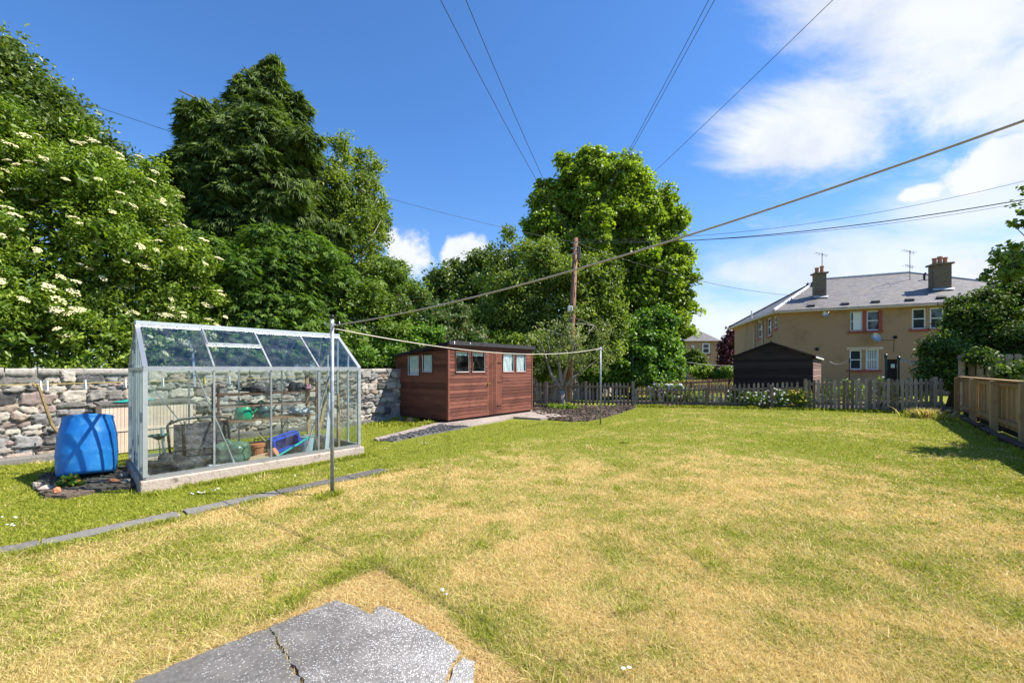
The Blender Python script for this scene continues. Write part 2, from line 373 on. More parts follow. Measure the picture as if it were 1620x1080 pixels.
# slate roof
m, nt, out = new_mat('grey slate roof')
br = nt.new('ShaderNodeTexBrick'); uv = nt.new('ShaderNodeUVMap'); uv.uv_map = 'UVMap'
nt.link(uv.outputs[0], br.inputs[0]); br.inputs['Scale'].default_value = 1; br.inputs['Brick Width'].default_value = .26; br.inputs['Row Height'].default_value = .2
br.inputs['Mortar Size'].default_value = .012; nt.put(br.inputs['Color1'], (.11, .10, .10)); nt.put(br.inputs['Color2'], (.205, .185, .18)); nt.put(br.inputs['Mortar'], (.055, .05, .055))
pt = nt.mix(nt.ss(nt.noise(nt.obj(), .8, 6, .65), .45, .7), br.outputs[0], (.16, .145, .115))
bsdf(nt, out, pt, .6, 0, .5, br.outputs['Fac'], .4, -.01); M['slate'] = m
# stone wall: colours per stone
m, nt, out = new_mat('rubble stone'); pos = nt.obj()
n1 = nt.noise(pos, 18, 7, .7); n2 = nt.noise(pos, 5, 5, .6); n3 = nt.noise(pos, 70, 3, .6)
c0 = nt.mix(1.0, nt.attr('Col', 'Color'), nt.mix(nt.ss(n1, .3, .7), (.72, .70, .68), (1.2, 1.2, 1.2)), 'MULTIPLY')
c0 = nt.mix(nt.m('MULTIPLY', nt.ss(n2, .55, .7), .45), c0, (.50, .46, .40))
c0 = nt.mix(nt.m('MULTIPLY', nt.ss(nt.noise(pos, 9, 6, .7), .58, .68), .6), c0, (.10, .10, .085))
bsdf(nt, out, c0, .93, 0, .15, nt.m('ADD', n1, nt.m('MULTIPLY', n3, .4)), .8, .02); M['stone'] = m
# foreground paving with worn white pebbles
m, nt, out = new_mat('pebbled patio slab'); pos = nt.new('ShaderNodeNewGeometry').outputs['Position']
vo = nt.new('ShaderNodeTexVoronoi'); nt.link(pos, vo.inputs['Vector']); vo.inputs['Scale'].default_value = 105; vo.feature = 'F1'
vs = nt.new('ShaderNodeSeparateColor'); nt.link(vo.outputs['Color'], vs.inputs[0])
worn = nt.noise(pos, 2.2, 5, .6)
sx_ = nt.new('ShaderNodeSeparateXYZ'); nt.link(pos, sx_.inputs[0])
peb = nt.m('MULTIPLY', nt.ss(vo.outputs['Distance'], .55, .32), nt.ss(nt.m('ADD', vs.outputs[0], nt.m('ADD', nt.m('MULTIPLY', nt.m('SUBTRACT', worn, .5), 2.0), nt.m('MULTIPLY', nt.m('ADD', sx_.outputs[0], .98), .62))), .52, .66))
base = nt.mix(nt.ss(nt.noise(pos, 40, 5, .7), .3, .7), (.13, .12, .11), (.29, .27, .25))
base = nt.mix(nt.ss(nt.noise(pos, 3, 5), .5, .7), base, (.28, .26, .24))
stain = nt.ss(nt.m('SUBTRACT', nt.noise(pos, 1.6, 7, .65), nt.m('MULTIPLY', nt.m('ADD', sx_.outputs[0], .8), .16)), .40, .62)
base = nt.mix(nt.ss(nt.m('ADD', sx_.outputs[0], nt.m('MULTIPLY', nt.noise(pos, 5, 6, .65), .7)), -.35, .35), base, (.30, .285, .265))
colr = nt.mix(nt.m('MULTIPLY', peb, nt.m('SUBTRACT', 1.0, nt.m('MULTIPLY', stain, .4))), nt.mix(nt.m('MULTIPLY', stain, .6), base, (.075, .07, .065)), nt.mix(vs.outputs[1], (.40, .385, .375), (.68, .66, .64)))
bsdf(nt, out, colr, .85, 0, .25, nt.m('ADD', peb, nt.noise(pos, 50, 4)), .6, .006); M['patio'] = m
M['L_elder'] = leaf_mat('elder leaves', (.08, .15, .018), (.28, .37, .045))
M['L_holly'] = leaf_mat('holly leaves', (.05, .09, .018), (.17, .23, .04), .3, .4, spec=.4)
M['L_con'] = leaf_mat('cypress sprays', (.045, .085, .02), (.17, .24, .05), .32, .6)
M['L_con2'] = leaf_mat('low cypress sprays', (.05, .11, .018), (.19, .30, .045), .35, .6)
M['L_bush'] = leaf_mat('shrub leaves', (.08, .14, .022), (.23, .32, .055))
M['L_pink'] = leaf_mat('pink tipped leaves', (.05, .095, .025), (.14, .20, .06), .3, .45, (.36, .20, .14))
M['L_far'] = leaf_mat('dark distant leaves', (.055, .095, .02), (.17, .23, .045), .3)
M['L_syc'] = leaf_mat('sycamore leaves', (.12, .19, .02), (.31, .40, .05), .42)
M['L_sparse'] = leaf_mat('small olive leaves', (.09, .14, .025), (.27, .34, .07), .4)
M['L_ivy'] = leaf_mat('ivy leaves', (.06, .145, .02), (.21, .34, .05), .38)
M['L_apple'] = leaf_mat('apple leaves', (.11, .15, .05), (.34, .38, .15), .35)
M['L_light'] = leaf_mat('yellow green leaves', (.09, .15, .02), (.26, .34, .05), .4)
M['L_purple'] = leaf_mat('copper leaves', (.055, .015, .022), (.16, .05, .07), .25)
M['L_dark'] = leaf_mat('laurel leaves', (.03, .062, .012), (.12, .185, .03), .3, .5, spec=.25)
M['umbel'] = simple('cream blossom', (.50, .45, .22), (.68, .62, .38), 40, .8)
M['petalw'] = simple('white petals', (.70, .68, .64), (.85, .83, .80), 30, .7)
M['petalp'] = simple('mauve petals', (.30, .17, .42), (.46, .30, .58), 30, .7)
M['petaly'] = simple('yellow petals', (.65, .45, .04), (.8, .6, .10), 30, .7)
M['petalr'] = simple('orange petals', (.72, .13, .02), (.85, .22, .04), 30, .7)
# ================================================================= SETTING
# ground: one sheet to the horizon, finer near the camera
def ground_z(x, y): return (fbm(x*1.1+50, y*1.1+50, 3, 5)-.5)*.035
xs = np.concatenate([[-600, -200, -60], np.linspace(-22, 30, 200), [60, 200, 600]]); ys = np.concatenate([[-300, -60], np.linspace(-8, 34, 170), [60, 200, 900]])
gx, gy = np.meshgrid(xs, ys); fx, fy = gx.ravel(), gy.ravel()
fz = np.where((abs(fx) < 40) & (fy < 40) & (fy > -10), ground_z(fx, fy)-.012, -.012)
nx_, ny_ = len(xs), len(ys); ii = np.arange(nx_*ny_).reshape(ny_, nx_)
q = np.stack([ii[:-1, :-1].ravel(), ii[:-1, 1:].ravel(), ii[1:, 1:].ravel(), ii[1:, :-1].ravel()], 1)
gr = np_mesh('ground', np.stack([fx, fy, fz], 1), None, M['turf'], quads=q, smooth=True); tag(gr, kind='structure')

def wobble(poly, step=.12, amp=.03):               # ragged outline
    o = []
    for i in range(len(poly)):
        a, b = Vector(poly[i]), Vector(poly[(i+1) % len(poly)]); k = max(1, int((b-a).length/step))
        for j in range(k):
            p = a.lerp(b, j/k); o.append(p+Vector((random.uniform(-amp, amp), random.uniform(-amp, amp), 0)))
    return o
def sheet(name, poly, z, h, mat, kind='structure'):
    b = MB(); b.poly([Vector((p[0], p[1], z)) for p in poly], (0, 0, h)); return tag(b.build(name, mat), kind=kind)
EXCL = []                                           # where no grass grows
# foreground paving: two slabs with a joint, dead thatch round it
pat1 = [G(150, 1120), G(228, 1079), G(330, 1036), G(424, 999), G(474, 1084), G(500, 1140)]
pat2 = [G(427, 998), G(480, 975), G(530, 955), G(556, 962), G(587, 978), G(600, 962), G(640, 980), G(690, 1008), G(727, 1037), G(712, 1062), G(700, 1100), G(505, 1140), G(479, 1084)]
pat3 = [G(716, 1066), G(733, 1046), G(748, 1052), G(752, 1100), G(704, 1100)]
for pp in (pat1, pat2, pat3):
    b = MB(); b.poly([Vector((p.x, p.y, -.02)) for p in wobble(pp, .022, .009)], (0, 0, .045)); tag(b.build('paving_slab', M['patio']), kind='structure')
patall = [G(120, 1130), G(226, 1072), G(330, 1029), G(424, 991), G(520, 942), G(565, 912), G(610, 903), G(650, 940), G(740, 1010), G(800, 1050), G(860, 1090), G(880, 1130)]
th = sheet('dead_thatch', wobble(patall, .05, .02), -.03, .038, M['thatch'])
EXCL.append([(p.x, p.y) for p in patall])
# narrow slab path
def strip(c1, c2, t1, t2): return [DC(t1, c1), DC(t2, c1), DC(t2, c2), DC(t1, c2)]
b = MB(); tt = -3.2
for L_, gap in ((1.7, .05), (1.35, .04), (.72, .02), (.95, .05), (.92, .02), (.9, .015), (.95, .02), (.95, .02), (.62, .0)):
    t2_ = min(tt+L_, 4.12); b.poly([Vector((p.x, p.y, -.02)) for p in wobble(strip(-5.50, -5.29, tt, t2_), .06, .014)], (0, 0, random.uniform(.026, .032))); tt = t2_+gap
    if tt > 4.1: break
tag(b.build('garden_path', M['slab']), kind='structure')
EXCL.append([(p.x, p.y) for p in strip(-5.50, -5.30, -3.5, 4.15)])
# gravel strip and slabs up to the shed
gs = [G(597, 697), G(622, 698), G(700, 683), G(745, 674), G(735, 670), G(700, 671)]
sheet('gravel_strip', wobble(gs, .15, .02), -.02, .026, M['gravel'])
b = MB(); b.poly([Vector((p.x, p.y, -.02)) for p in [G(592, 695), G(598, 697.5), G(702, 671.5), G(712, 667), G(706, 666)]], (0, 0, .05))
tag(b.build('path_kerb', M['pinkslab']), kind='structure')
b = MB()
for pp in ([G(700, 674), G(740, 675), G(763, 668), G(735, 663), G(708, 667)], [G(741, 674.5), G(800, 664), G(790, 657), G(736, 663)],
           [G(793, 664.5), G(815, 660), G(873, 655), G(838, 649), G(787, 656.5)], [G(812, 661), G(855, 664), G(895, 660), G(877, 656)]):
    b.poly([Vector((p.x, p.y, -.02)) for p in pp], (0, 0, random.uniform(.04, .07)))
tag(b.build('shed_apron', M['pinkslab']), kind='structure')
EXCL.append([(p.x, p.y) for p in [G(592, 695), G(622, 699), G(745, 675.5), G(800, 666), G(855, 665.5), G(900, 662), G(860, 648), G(780, 648), G(700, 667)]])
# soil under the apple tree
sb = [G(838, 651), G(870, 664), G(905, 667), G(930, 666), G(957, 661), G(985, 652), G(1003, 645.5), G(1005, 643.0), G(840, 640.5)]
sheet('soil_bed', wobble(sb, .2, .05), -.02, .038, M['soil']); EXCL.append([(p.x, p.y) for p in sb])
# soil and broken bricks round the barrel
bb = [G(52, 768), G(70, 787), G(110, 786), G(160, 775), G(208, 772), G(225, 765), G(205, 738), G(120, 745), G(70, 752)]
sheet('barrel_bed', wobble(bb, .08, .02), -.02, .045, M['soil']); EXCL.append([(p.x, p.y) for p in bb])
# neighbour's beds beyond the rear fence
nb = [Vector((4.2, 17.9, 0)), Vector((10.3, 16.6, 0)), Vector((14.2, 15.1, 0)), Vector((18, 18, 0)), Vector((9, 21, 0)), Vector((4.6, 21, 0))]
sheet('flower_bed_soil', nb, -.02, .036, M['soil'])

# ================================================================= STONE WALL (rubble, height field with a colour for each stone)
WT0, WT1, WH = -3.5, 24.0, 1.44; WC = -10.55
du = .019; nu = int((WT1-WT0)/du); nv = int(WH/.018)
gu, gv = np.meshgrid(np.linspace(WT0, WT1, nu), np.linspace(0, WH, nv)); U, Vv = gu.ravel(), gv.ravel()
seeds = []; z = .0; rows = []
while z < WH-.17:
    h = RNG.choice([.055, .085, .12, .16, .21], p=[.22, .28, .24, .16, .1])*RNG.uniform(.9, 1.1); x = WT0-.5
    while x < WT1+.5:
        l = RNG.uniform(.12, .42)*(1.2 if h > .13 else .85); seeds.append((x+l/2, z+h/2+RNG.uniform(-.035, .035), l, h)); x += l
        if RNG.random() < .12: seeds.append((x, z+RNG.uniform(0, h), .12, .08))
    z += h*.93
seeds = np.array(seeds)
f1 = np.full(len(U), 9.); f2 = np.full(len(U), 9.); idn = np.zeros(len(U), int)
wu = U+(fbm(U*7, Vv*9, 3, 3)-.5)*.07; wv = Vv+(fbm(U*4+9, Vv*6, 3, 8)-.5)*.09
order = np.argsort(seeds[:, 0]); seeds = seeds[order]
for a in range(0, nu, 90):
    cols = np.arange(a, min(a+90, nu)); idx = (np.arange(nv)[:, None]*nu+cols[None]).ravel()
    lo, hi = gu[0, cols[0]]-.6, gu[0, cols[-1]]+.6
    k0, k1 = np.searchsorted(seeds[:, 0], [lo, hi]); S = seeds[k0:k1]
    dx = np.abs(wu[idx][:, None]-S[None, :, 0])/(S[None, :, 2]*.5); dz = np.abs(wv[idx][:, None]-S[None, :, 1])/(S[None, :, 3]*.5)
    d = (dx**3.2+dz**3.2)**(1/3.2)
    o = np.argsort(d, 1)[:, :2]; r_ = np.arange(len(idx))
    idn[idx] = o[:, 0]+k0; f1[idx] = d[r_, o[:, 0]]; f2[idx] = d[r_, o[:, 1]]
edge = np.clip((f2-f1-.03)/.24, 0, 1); edge = edge*edge*(3-2*edge)
nS = len(seeds); prot = RNG.uniform(.0, .06, nS)
hgt = edge*(.035+prot[idn])+(fbm(U*14, Vv*14, 4, 11)-.5)*.03
pal = np.array([(.46, .40, .33), (.54, .48, .40), (.40, .37, .33), (.34, .325, .31), (.25, .24, .23), (.075, .075, .08), (.14, .135, .13), (.46, .36, .28), (.42, .32, .28), (.56, .49, .40), (.26, .24, .215)])
sc_ = pal[RNG.integers(0, len(pal), nS)]*np.array((.90, .915, .94))*RNG.uniform(.68, 1.15, (nS, 1)); col = sc_[idn]
mort = np.array((.37, .33, .28)); k = np.clip(edge*2.2, 0, 1)[:, None]
col = mort*(.8+.4*fbm(U*20, Vv*20, 3, 2))[:, None]*(1-k)+col*k
bot = np.clip((.22-Vv)/.2, 0, 1)[:, None]*.5; col = col*(1-bot)+np.array((.46, .39, .28))*bot
pos3 = np.array(DC(0, WC))[None]+U[:, None]*np.array(D)+Vv[:, None]*np.array(Zv)+hgt[:, None]*np.array(N)
ii = np.arange(nu*nv).reshape(nv, nu)
q = np.stack([ii[:-1, :-1].ravel(), ii[:-1, 1:].ravel(), ii[1:, 1:].ravel(), ii[1:, :-1].ravel()], 1)
wall = thing('stone_wall', 'long grey rubble stone boundary wall with pale flat coping, behind greenhouse and shed', 'wall', DC(3, WC-.25))
col4 = np.concatenate([col, np.ones((len(col), 1))], 1)
np_mesh('rubble_face', pos3, None, M['stone'], wall, {'Col': col4}, quads=q, smooth=True)
b = MB(); b.obox(DC(WT0, WC-.5), D*(WT1-WT0), N*.49, Zv*(WH-.02)); b.build('wall_core', M['conc'], wall)
# coping stones
cv = []; cq = []; cc = []; x = WT0
while x < WT1:
    l = RNG.uniform(.3, .9); cl = np.array((.44, .405, .36))*RNG.uniform(.75, 1.15); top = WH+RNG.uniform(.0, .03); ov = RNG.uniform(.0, .03)
    nn_ = 10; base = len(cv)
    prof = [(.03, WH-.115), (.055+ov, WH-.105), (.06+ov, WH-.015), (.045+ov, top-.004), (0, top), (-.5, top-.01), (-.56, WH-.05), (-.5, WH-.13)]
    for i in range(nn_+1):
        t = x+.008+(l-.016)*i/nn_; e_ = 1-.25*(abs(i/nn_-.5)*2)**6
        for (c_, z_) in prof:
            cv.append(DC(t, WC+c_*e_+RNG.uniform(-.006, .006), z_+RNG.uniform(-.006, .006))); cc.append((*cl, 1))
    m8 = len(prof)
    for i in range(nn_):
        for j in range(m8): j2 = (j+1) % m8; a0 = base+i*m8; cq.append((a0+j, a0+j2, a0+m8+j2, a0+m8+j))
    cq.append((base+0, base+2, base+4, base+6)); x += l
np_mesh('coping', np.array([tuple(p) for p in cv]), None, M['stone'], wall, {'Col': np.array(cc)}, quads=np.array(cq))
b = MB(); t = WT0
while t < 7:
    l = random.uniform(.5, 1.2); b.obox(DC(t, -10.5, -.03), D*(l-.02), N*(random.uniform(.27, .33)), Zv*random.uniform(.08, .12)); t += l
tag(b.build('wall_footing', M['slab'], bevel=.012), kind='structure')
EXCL.append([(p.x, p.y) for p in strip(-13, -10.2, -6, 7)]); EXCL.append([(p.x, p.y) for p in strip(-13, -10.45, 6.5, 26)])

# ================================================================= GREENHOUSE
FL = Vector((-4.33, 5.37, 0)); GD = D.copy(); GE = Vector((-.70, .714, 0)); GL = 2.9; GW = 1.7
ZB, ZE, ZR = .14, 1.45, 2.055
def g(t, e, z): return FL+GD*t+GE*e+Zv*z
gh = thing('greenhouse', 'small aluminium framed glass greenhouse on a concrete base, left of the lawn', 'greenhouse', g(GL/2, GW/2, 0))
b = MB(); wb = .13
b.obox(g(-.05, -.07, -.03), GD*(GL+.12), GE*wb, Zv*.165); b.obox(g(-.05, GW-.06, -.03), GD*(GL+.12), GE*wb, Zv*.165)
b.obox(g(-.05, wb-.07, -.03), GD*wb, GE*(GW-.12), Zv*.164); b.obox(g(GL-.05, wb-.07, -.03), GD*wb, GE*(GW-.12), Zv*.164)
o = b.build('concrete_base', M['conc'], gh, bevel=.015)
b = MB(); b.obox(g(.08, .06, -.03), GD*(GL-.13), GE*(GW-.12), Zv*.09); b.build('earth_floor', M['soil'], gh)
ts = [0, .725, 1.45, 2.175, GL]
class _FR:
    def bar(s_, *a): m_ = MB(); m_.bar(*a); m_.build('frame_rail', M['alu'], gh)
fr = _FR()
for e in (0, GW):
    fr.bar(g(0, e, ZB+.02), g(GL, e, ZB+.02), .035, .04); fr.bar(g(-.02, e, ZE), g(GL+.02, e, ZE), .05, .055)
for t in (0, GL):
    fr.bar(g(t, 0, ZB+.02), g(t, GW, ZB+.02), .035, .04); fr.bar(g(t, 0, ZE-.002), g(t, GW, ZE-.002), .03, .035)
fr.bar(g(-.02, GW/2, ZR), g(GL+.02, GW/2, ZR), .075, .05)
for e in (0, GW):
    for t in ts:
        c = t in (0, GL); b = MB(); b.bar(g(t, e, ZB+.03), g(t, e, ZE-.02), .045 if c else .022, .045 if c else .03, up=GE)
        b.build('corner_post' if c else 'glazing_bar', M['alu'] if c else M['alu_dark'], gh)
        b = MB(); b.bar(g(t, e, ZE+.02), g(t, GW/2, ZR-.02), .05 if c else .022, .03); b.build('rafter', M['alu'] if c else M['alu_dark'], gh)
for t in (0, GL):
    for i, e in enumerate((.42, .62, .85, 1.08, 1.28)):
        if t == GL and e in (.62, 1.08): continue
        zt = ZE+(ZR-ZE)*(1-abs(e-GW/2)/(GW/2))-.03
        b = MB(); b.bar(g(t, e, ZB+.03), g(t, e, zt), .022, .03, up=GD); b.build('end_bar', M['alu_dark'], gh)
# panes
def pane(p, a, c, mat, nm='pane'):
    b = MB(); nrm = Vector(a).cross(Vector(c)).normalized()*.004; b.obox(Vector(p)-nrm/2, a, c, nrm); return b.build(nm, mat, gh)
for i in range(4):
    a = ts[i]+.015; l = ts[i+1]-ts[i]-.03
    pane(g(a, .004, ZB+.04), GD*l, Zv*(ZE-ZB-.07), M['glass']); pane(g(a, GW-.004, ZB+.04), GD*l, Zv*(ZE-ZB-.07), M['glass'])
    s0 = g(a, .012, ZE+.03); up = (g(a, GW/2-.03, ZR-.025)-s0)
    if i != 1: pane(s0, GD*l, up, M['roofglass'])
    else: pane(s0, GD*l, up*.58, M['roofglass'])
    s1 = g(a, GW-.012, ZE+.03); up1 = (g(a, GW/2+.03, ZR-.025)-s1)
    pane(s1, GD*l, up1 if i < 3 else up1*.45, M['roofglass'])
for t in (0, GL):
    b = MB(); b.poly([g(t, .02, ZB+.04), g(t, GW-.02, ZB+.04), g(t, GW-.02, ZE-.02), g(t, GW/2, ZR-.05), g(t, .02, ZE-.02)], GD*.004); b.build('end_pane', M['glass'], gh)
# closed front vent
b = MB(); a = ts[1]+.01; l = ts[2]-ts[1]-.02; q0 = g(a, 0, 0)
sl0 = g(a, .012, ZE+.03); upv = (g(a, GW/2-.03, ZR-.025)-sl0); nv_ = GD.cross(upv).normalized(); nv_ = nv_ if nv_.z > 0 else -nv_
lo = sl0+upv*.56+nv_*.012; hi = sl0+upv*.98+nv_*.012
b.bar(lo, lo+GD*l, .02, .03); b.bar(hi, hi+GD*l, .02, .02); b.bar(lo, hi, .02, .02); b.bar(lo+GD*l, hi+GD*l, .02, .02)
rv = b.build('roof_vent', M['alu'], gh)
b = MB(); b.obox(lo, GD*l, hi-lo, nv_*.004); b.build('vent_glass', M['roofglass'], rv)
# opened rear vent
b = MB(); h0 = g(2.2, GW/2+.05, ZR-.02); h1 = h0+GE*.56+Zv*.04; l = .66
for p_, q_ in ((h0, h0+GD*l), (h1, h1+GD*l), (h0, h1), (h0+GD*l, h1+GD*l)): b.bar(p_, q_, .022, .022)
b.bar(h1+GD*l, g(2.2+l, GW, ZE+.02), .016, .016); b.bar(h1+GD*.02, g(2.2, GW, ZE+.02), .016, .016)
rv = b.build('open_vent', M['alu_dark'], gh); b = MB(); b.obox(h0, GD*l, h1-h0, Zv*.004); b.build('vent_glass', M['roofglass'], rv)
# braces
for (p_, q_) in ((g(.52, .05, ZE-.03), g(.98, .05, ZB+.03)), (g(2.42, .05, ZE-.05), g(1.98, .05, ZB+.05)), (g(.1, GW-.05, ZE-.04), g(.85, GW-.05, ZB+.1)), (g(2.7, GW-.05, ZE-.1), g(2.1, GW-.05, ZB+.1)),
                 (g(.72, GW*.80, ZE+.25), g(.60, GW*.3, ZE-.25))):
    b = MB(); b.bar(p_, q_, .028, .012); b.build('brace', M['alu'], gh)
b = MB()
for i in range(7):
    t = random.uniform(1.3, 2.8); p_ = g(t, random.uniform(.3, .7), 0); e_ = (p_-FL).dot(GE); 
# ---- contents of the greenhouse
def gpix(u, v, e):                                  # point on the plane e behind the front glass
    nn = Vector((-GD.y, GD.x, 0)); p = hit(u, v, g(0, e, 0), nn); return p
sh = thing('shelving', 'rusty slotted angle iron shelving at the back of the greenhouse', 'shelves', g(1.7, 1.35, .06))
b = MB(); SX0, SX1, SE0, SE1 = 1.02, 2.62, 1.15, 1.52
for t in (SX0, SX1):
    for e in (SE0, SE1): bb_ = MB(); bb_.bar(g(t, e, .05), g(t, e, 1.22), .03, .03, up=GE); bb_.build('leg', M['rust'], sh)
for z_ in (.60, 1.03):
    b = MB(); b.obox(g(SX0, SE0, z_), GD*(SX1-SX0), GE*(SE1-SE0), Zv*.02); b.build('shelf_board', M['rust'], sh)
b = MB()
for e in (SE0-.02, SE1+.02):
    b.bar(g(SX0, e, .85), g(SX1, e, .85), .02, .025)
b.build('side_rail', M['rust'], sh)
def can(loc, mat, label, s=1, turn=1):
    w_ = thing('watering_can', label, 'watering can', loc, 'watering cans on the greenhouse shelf')
    b = MB(); b.lathe(loc, [(.085*s, 0), (.09*s, .01), (.083*s, .10*s), (.068*s, .17*s), (.05*s, .185*s)], seg=18, sx=1.3); b.build('body', mat, w_, smooth=True)
    b = MB(); b.tube([loc+GD*turn*.07*s+Zv*.02, loc+GD*turn*.17*s+Zv*.12*s, loc+GD*turn*.24*s+Zv*.22*s], [.018*s, .012*s, .01*s], 8); b.lathe(loc+GD*turn*.24*s+Zv*.215*s, [(.012, 0), (.03*s, .03*s)], axis=GD*turn+Zv, seg=10)
    b.build('spout', mat, w_, smooth=True)
    pts = [loc+GD*(-.09*s*turn+.16*s*turn*k_/8)+Zv*(.13*s+.12*s*math.sin(math.pi*(k_/8*.8+.12))) for k_ in range(9)]
    b = MB(); b.tube(pts, .011*s, 8); b.build('handle', mat, w_, smooth=True)
p0 = gpix(380, 668, 1.3)
can(g((p0-FL).dot(GD)-.15, 1.30, .622), M['green'], 'bright green watering can on the lower shelf of the greenhouse', 1.2)
can(g(1.72, 1.32, .622), M['dkgreen'], 'dark green watering can beside the bright green one on the shelf', 1.15, 1)
def lumpthing(name, label, cat, loc, rx, ry, rz, mat, amp=.3, grp=None):
    b = MB(); b.lump(Vector(loc)+Zv*rz*.8, rx, ry, rz, amp, 22, 3.4); o = b.build(name, mat, smooth=True); tag(o, label, cat, grp); return o
lumpthing('cloth_bundle', 'crumpled dark cloth with pink stains on left of the top shelf', 'bundle', g(1.66, 1.33, 1.055), .26, .13, .06, M['bagblack'])
lumpthing('bag', 'black crumpled bag on the right end of the top shelf', 'bag', g(2.30, 1.33, 1.055), .16, .12, .075, M['bagblack'])
lumpthing('glove', 'dusty pink garden glove on the right end of the top shelf', 'glove', g(2.50, 1.30, 1.055), .08, .08, .06, M['bagpink'])
lumpthing('plastic_sack', 'white and grey plastic sack on right of the lower shelf', 'sack', g(2.38, 1.33, .622), .22, .13, .065, M['bagwhite'])
lumpthing('garden_sack', 'green plastic sack on the greenhouse floor beside the black crate', 'sack', g(1.05, .55, .06), .26, .2, .20, M['baggreen'], .22)
lumpthing('compost_bag', 'dark grey empty compost bag slumped in the near left corner', 'bag', g(.34, .38, .06), .33, .22, .15, M['bagblack'], .35)
lumpthing('plastic_sheet', 'crumpled white plastic sheet on the greenhouse floor by the front glass', 'sheet', g(.9, .22, .055), .22, .10, .045, M['bagwhite'], .5)
# black folded crate frame
cr = thing('garden_chair', 'folded black mesh garden chair standing in the left of the greenhouse', 'chair', g(.75, .85, .06))
b = MB()
for (t0, t1_) in ((.38, .42), (1.14, 1.16)): b.tube([g(t0, .86, .06), g(t0-.04, .92, .66), g(t0+.02, .98, .72)], .016, 8)
b.tube([g(.36, .93, .68), g(.5, .97, .73), g(.75, .98, .74), g(1.0, .97, .73), g(1.15, .93, .68)], .018, 8); b.tube([g(.42, .86, .30), g(1.14, .86, .30)], .012, 8)
for tx_ in (.55, .95): b.tube([g(tx_, .9, .06), g(tx_, .95, .70)], .01, 6)
b.build('tube_frame', M['black'], cr, smooth=True)
b = MB(); b.obox(g(.42, .93, .14), GD*.70, Zv*.52+GE*.05, GE*.012); b.build('mesh_panel', M['bagblack'], cr)
b = MB(); b.bar(g(.30, .75, .12), g(.26, .80, .66), .03, .03); b.build('silver_leg', M['alu'], cr)
# pots, crates and tools on the floor
pt_ = thing('plant_pot', 'square terracotta coloured plastic pot between green sack and black tray', 'plant pot', g(1.45, .70, .06))
b = MB(); b.lathe(g(1.45, .70, .06), [(.085, 0), (.11, .19)], seg=20); b.build('pot_body', M['terra'], pt_, smooth=False)
b = MB(); b.lathe(g(1.45, .70, .25), [(.122, 0), (.124, .045), (.11, .045)], seg=20); b.build('pot_rim', M['terra'], pt_)
b = MB(); b.lathe(g(1.55, .45, .12), [(.055, 0), (.075, .13)], axis=GE*-.5+GD*.6+Zv*.4, seg=16); tag(b.build('plant_pot', M['terra']), 'small terracotta pot lying on its side on the greenhouse floor', 'plant pot')
tr_ = thing('seed_tray', 'black lattice seed tray leaning behind the terracotta pot', 'tray', g(1.7, .95, .06))
b = MB()
for k_ in range(7): b.bar(g(1.5+k_*.06, .95, .1), g(1.5+k_*.06, 1.0, .32), .012, .012)
for k_ in range(5): b.bar(g(1.5, .95+.0125*k_, .1+.055*k_), g(1.86, .95+.0125*k_, .1+.055*k_), .012, .012)
b.build('lattice', M['black'], tr_)
bx_ = thing('recycling_box', 'bright blue plastic box tipped on its side on the greenhouse floor', 'box', g(1.9, .6, .06))
o_ = g(1.72, .62, .10); a_ = GD*.42+Zv*.10; c_ = Zv*.22-GD*.05; e_ = GE*.26
b = MB(); b.obox(o_, a_, c_*.12, e_); b.obox(o_+c_*.88, a_, c_*.12, e_); b.obox(o_+c_*.12, a_*.08, c_*.76, e_); b.obox(o_+a_*.92+c_*.12, a_*.08, c_*.76, e_); b.obox(o_+e_*.95+c_*.12+a_*.08, a_*.84, c_*.76, e_*.05)
b.build('box_shell', M['blue'], bx_)
b = MB(); b.lathe(g(2.28, .75, .06), [(.12, 0), (.15, .24), (.16, .25)], seg=22); tag(b.build('tub', M['frost'], smooth=False), 'translucent plastic tub right of the blue box', 'tub')
b = MB(); b.lathe(g(2.50, .85, .06), [(.05, 0), (.06, .16), (.03, .2)], seg=14); tag(b.build('bottle', M['black'], smooth=True), 'short dark bottle beside the translucent tub', 'bottle')
sp_ = thing('garden_spade', 'spade with turquoise handle lying across the blue box', 'spade', g(1.6, .3, .06))
b = MB(); b.tube([g(1.62, .28, .12), g(2.2, .42, .34)], .016, 8); b.build('shaft', M['teal'], sp_)
b = MB(); b.obox(g(1.38, .2, .07), GD*.24+Zv*.06, GE*.17, Zv*.008); b.build('blade', M['dkgreen'], sp_)
b = MB(); b.obox(g(1.25, .33, .07), GD*.42+Zv*.05, GE*.2+Zv*.05, Zv*.008); tag(b.build('cardboard_sheet', M['card']), 'tan cardboard sheet on the floor in front of the blue box', 'cardboard')
b = MB(); b.obox(g(1.95, .25, .07), GD*.36+Zv*.02, GE*.16, Zv*.03); tag(b.build('dark_tray', M['dkgreen'], bevel=.006), 'flat dark green tray near the front glass', 'tray')
b = MB(); b.tube([g(2.0, .16, .08), g(2.4, .22, .13)], .013, 6); tag(b.build('tool_handle', M['pink']), 'short pink tool handle by the front glass', 'tool')
b = MB(); b.obox(g(2.35, .22, .07), GD*.4, GE*.22, Zv*.015); tag(b.build('seed_tray', M['teal']), 'flat teal seed tray in the right of the greenhouse', 'tray')
b = MB(); b.tube([g(1.55, .95, .40), g(1.75, .6, .1)], .013, 6); tag(b.build('cane', M['timber']), 'short wooden cane leaning on the black lattice tray', 'cane')
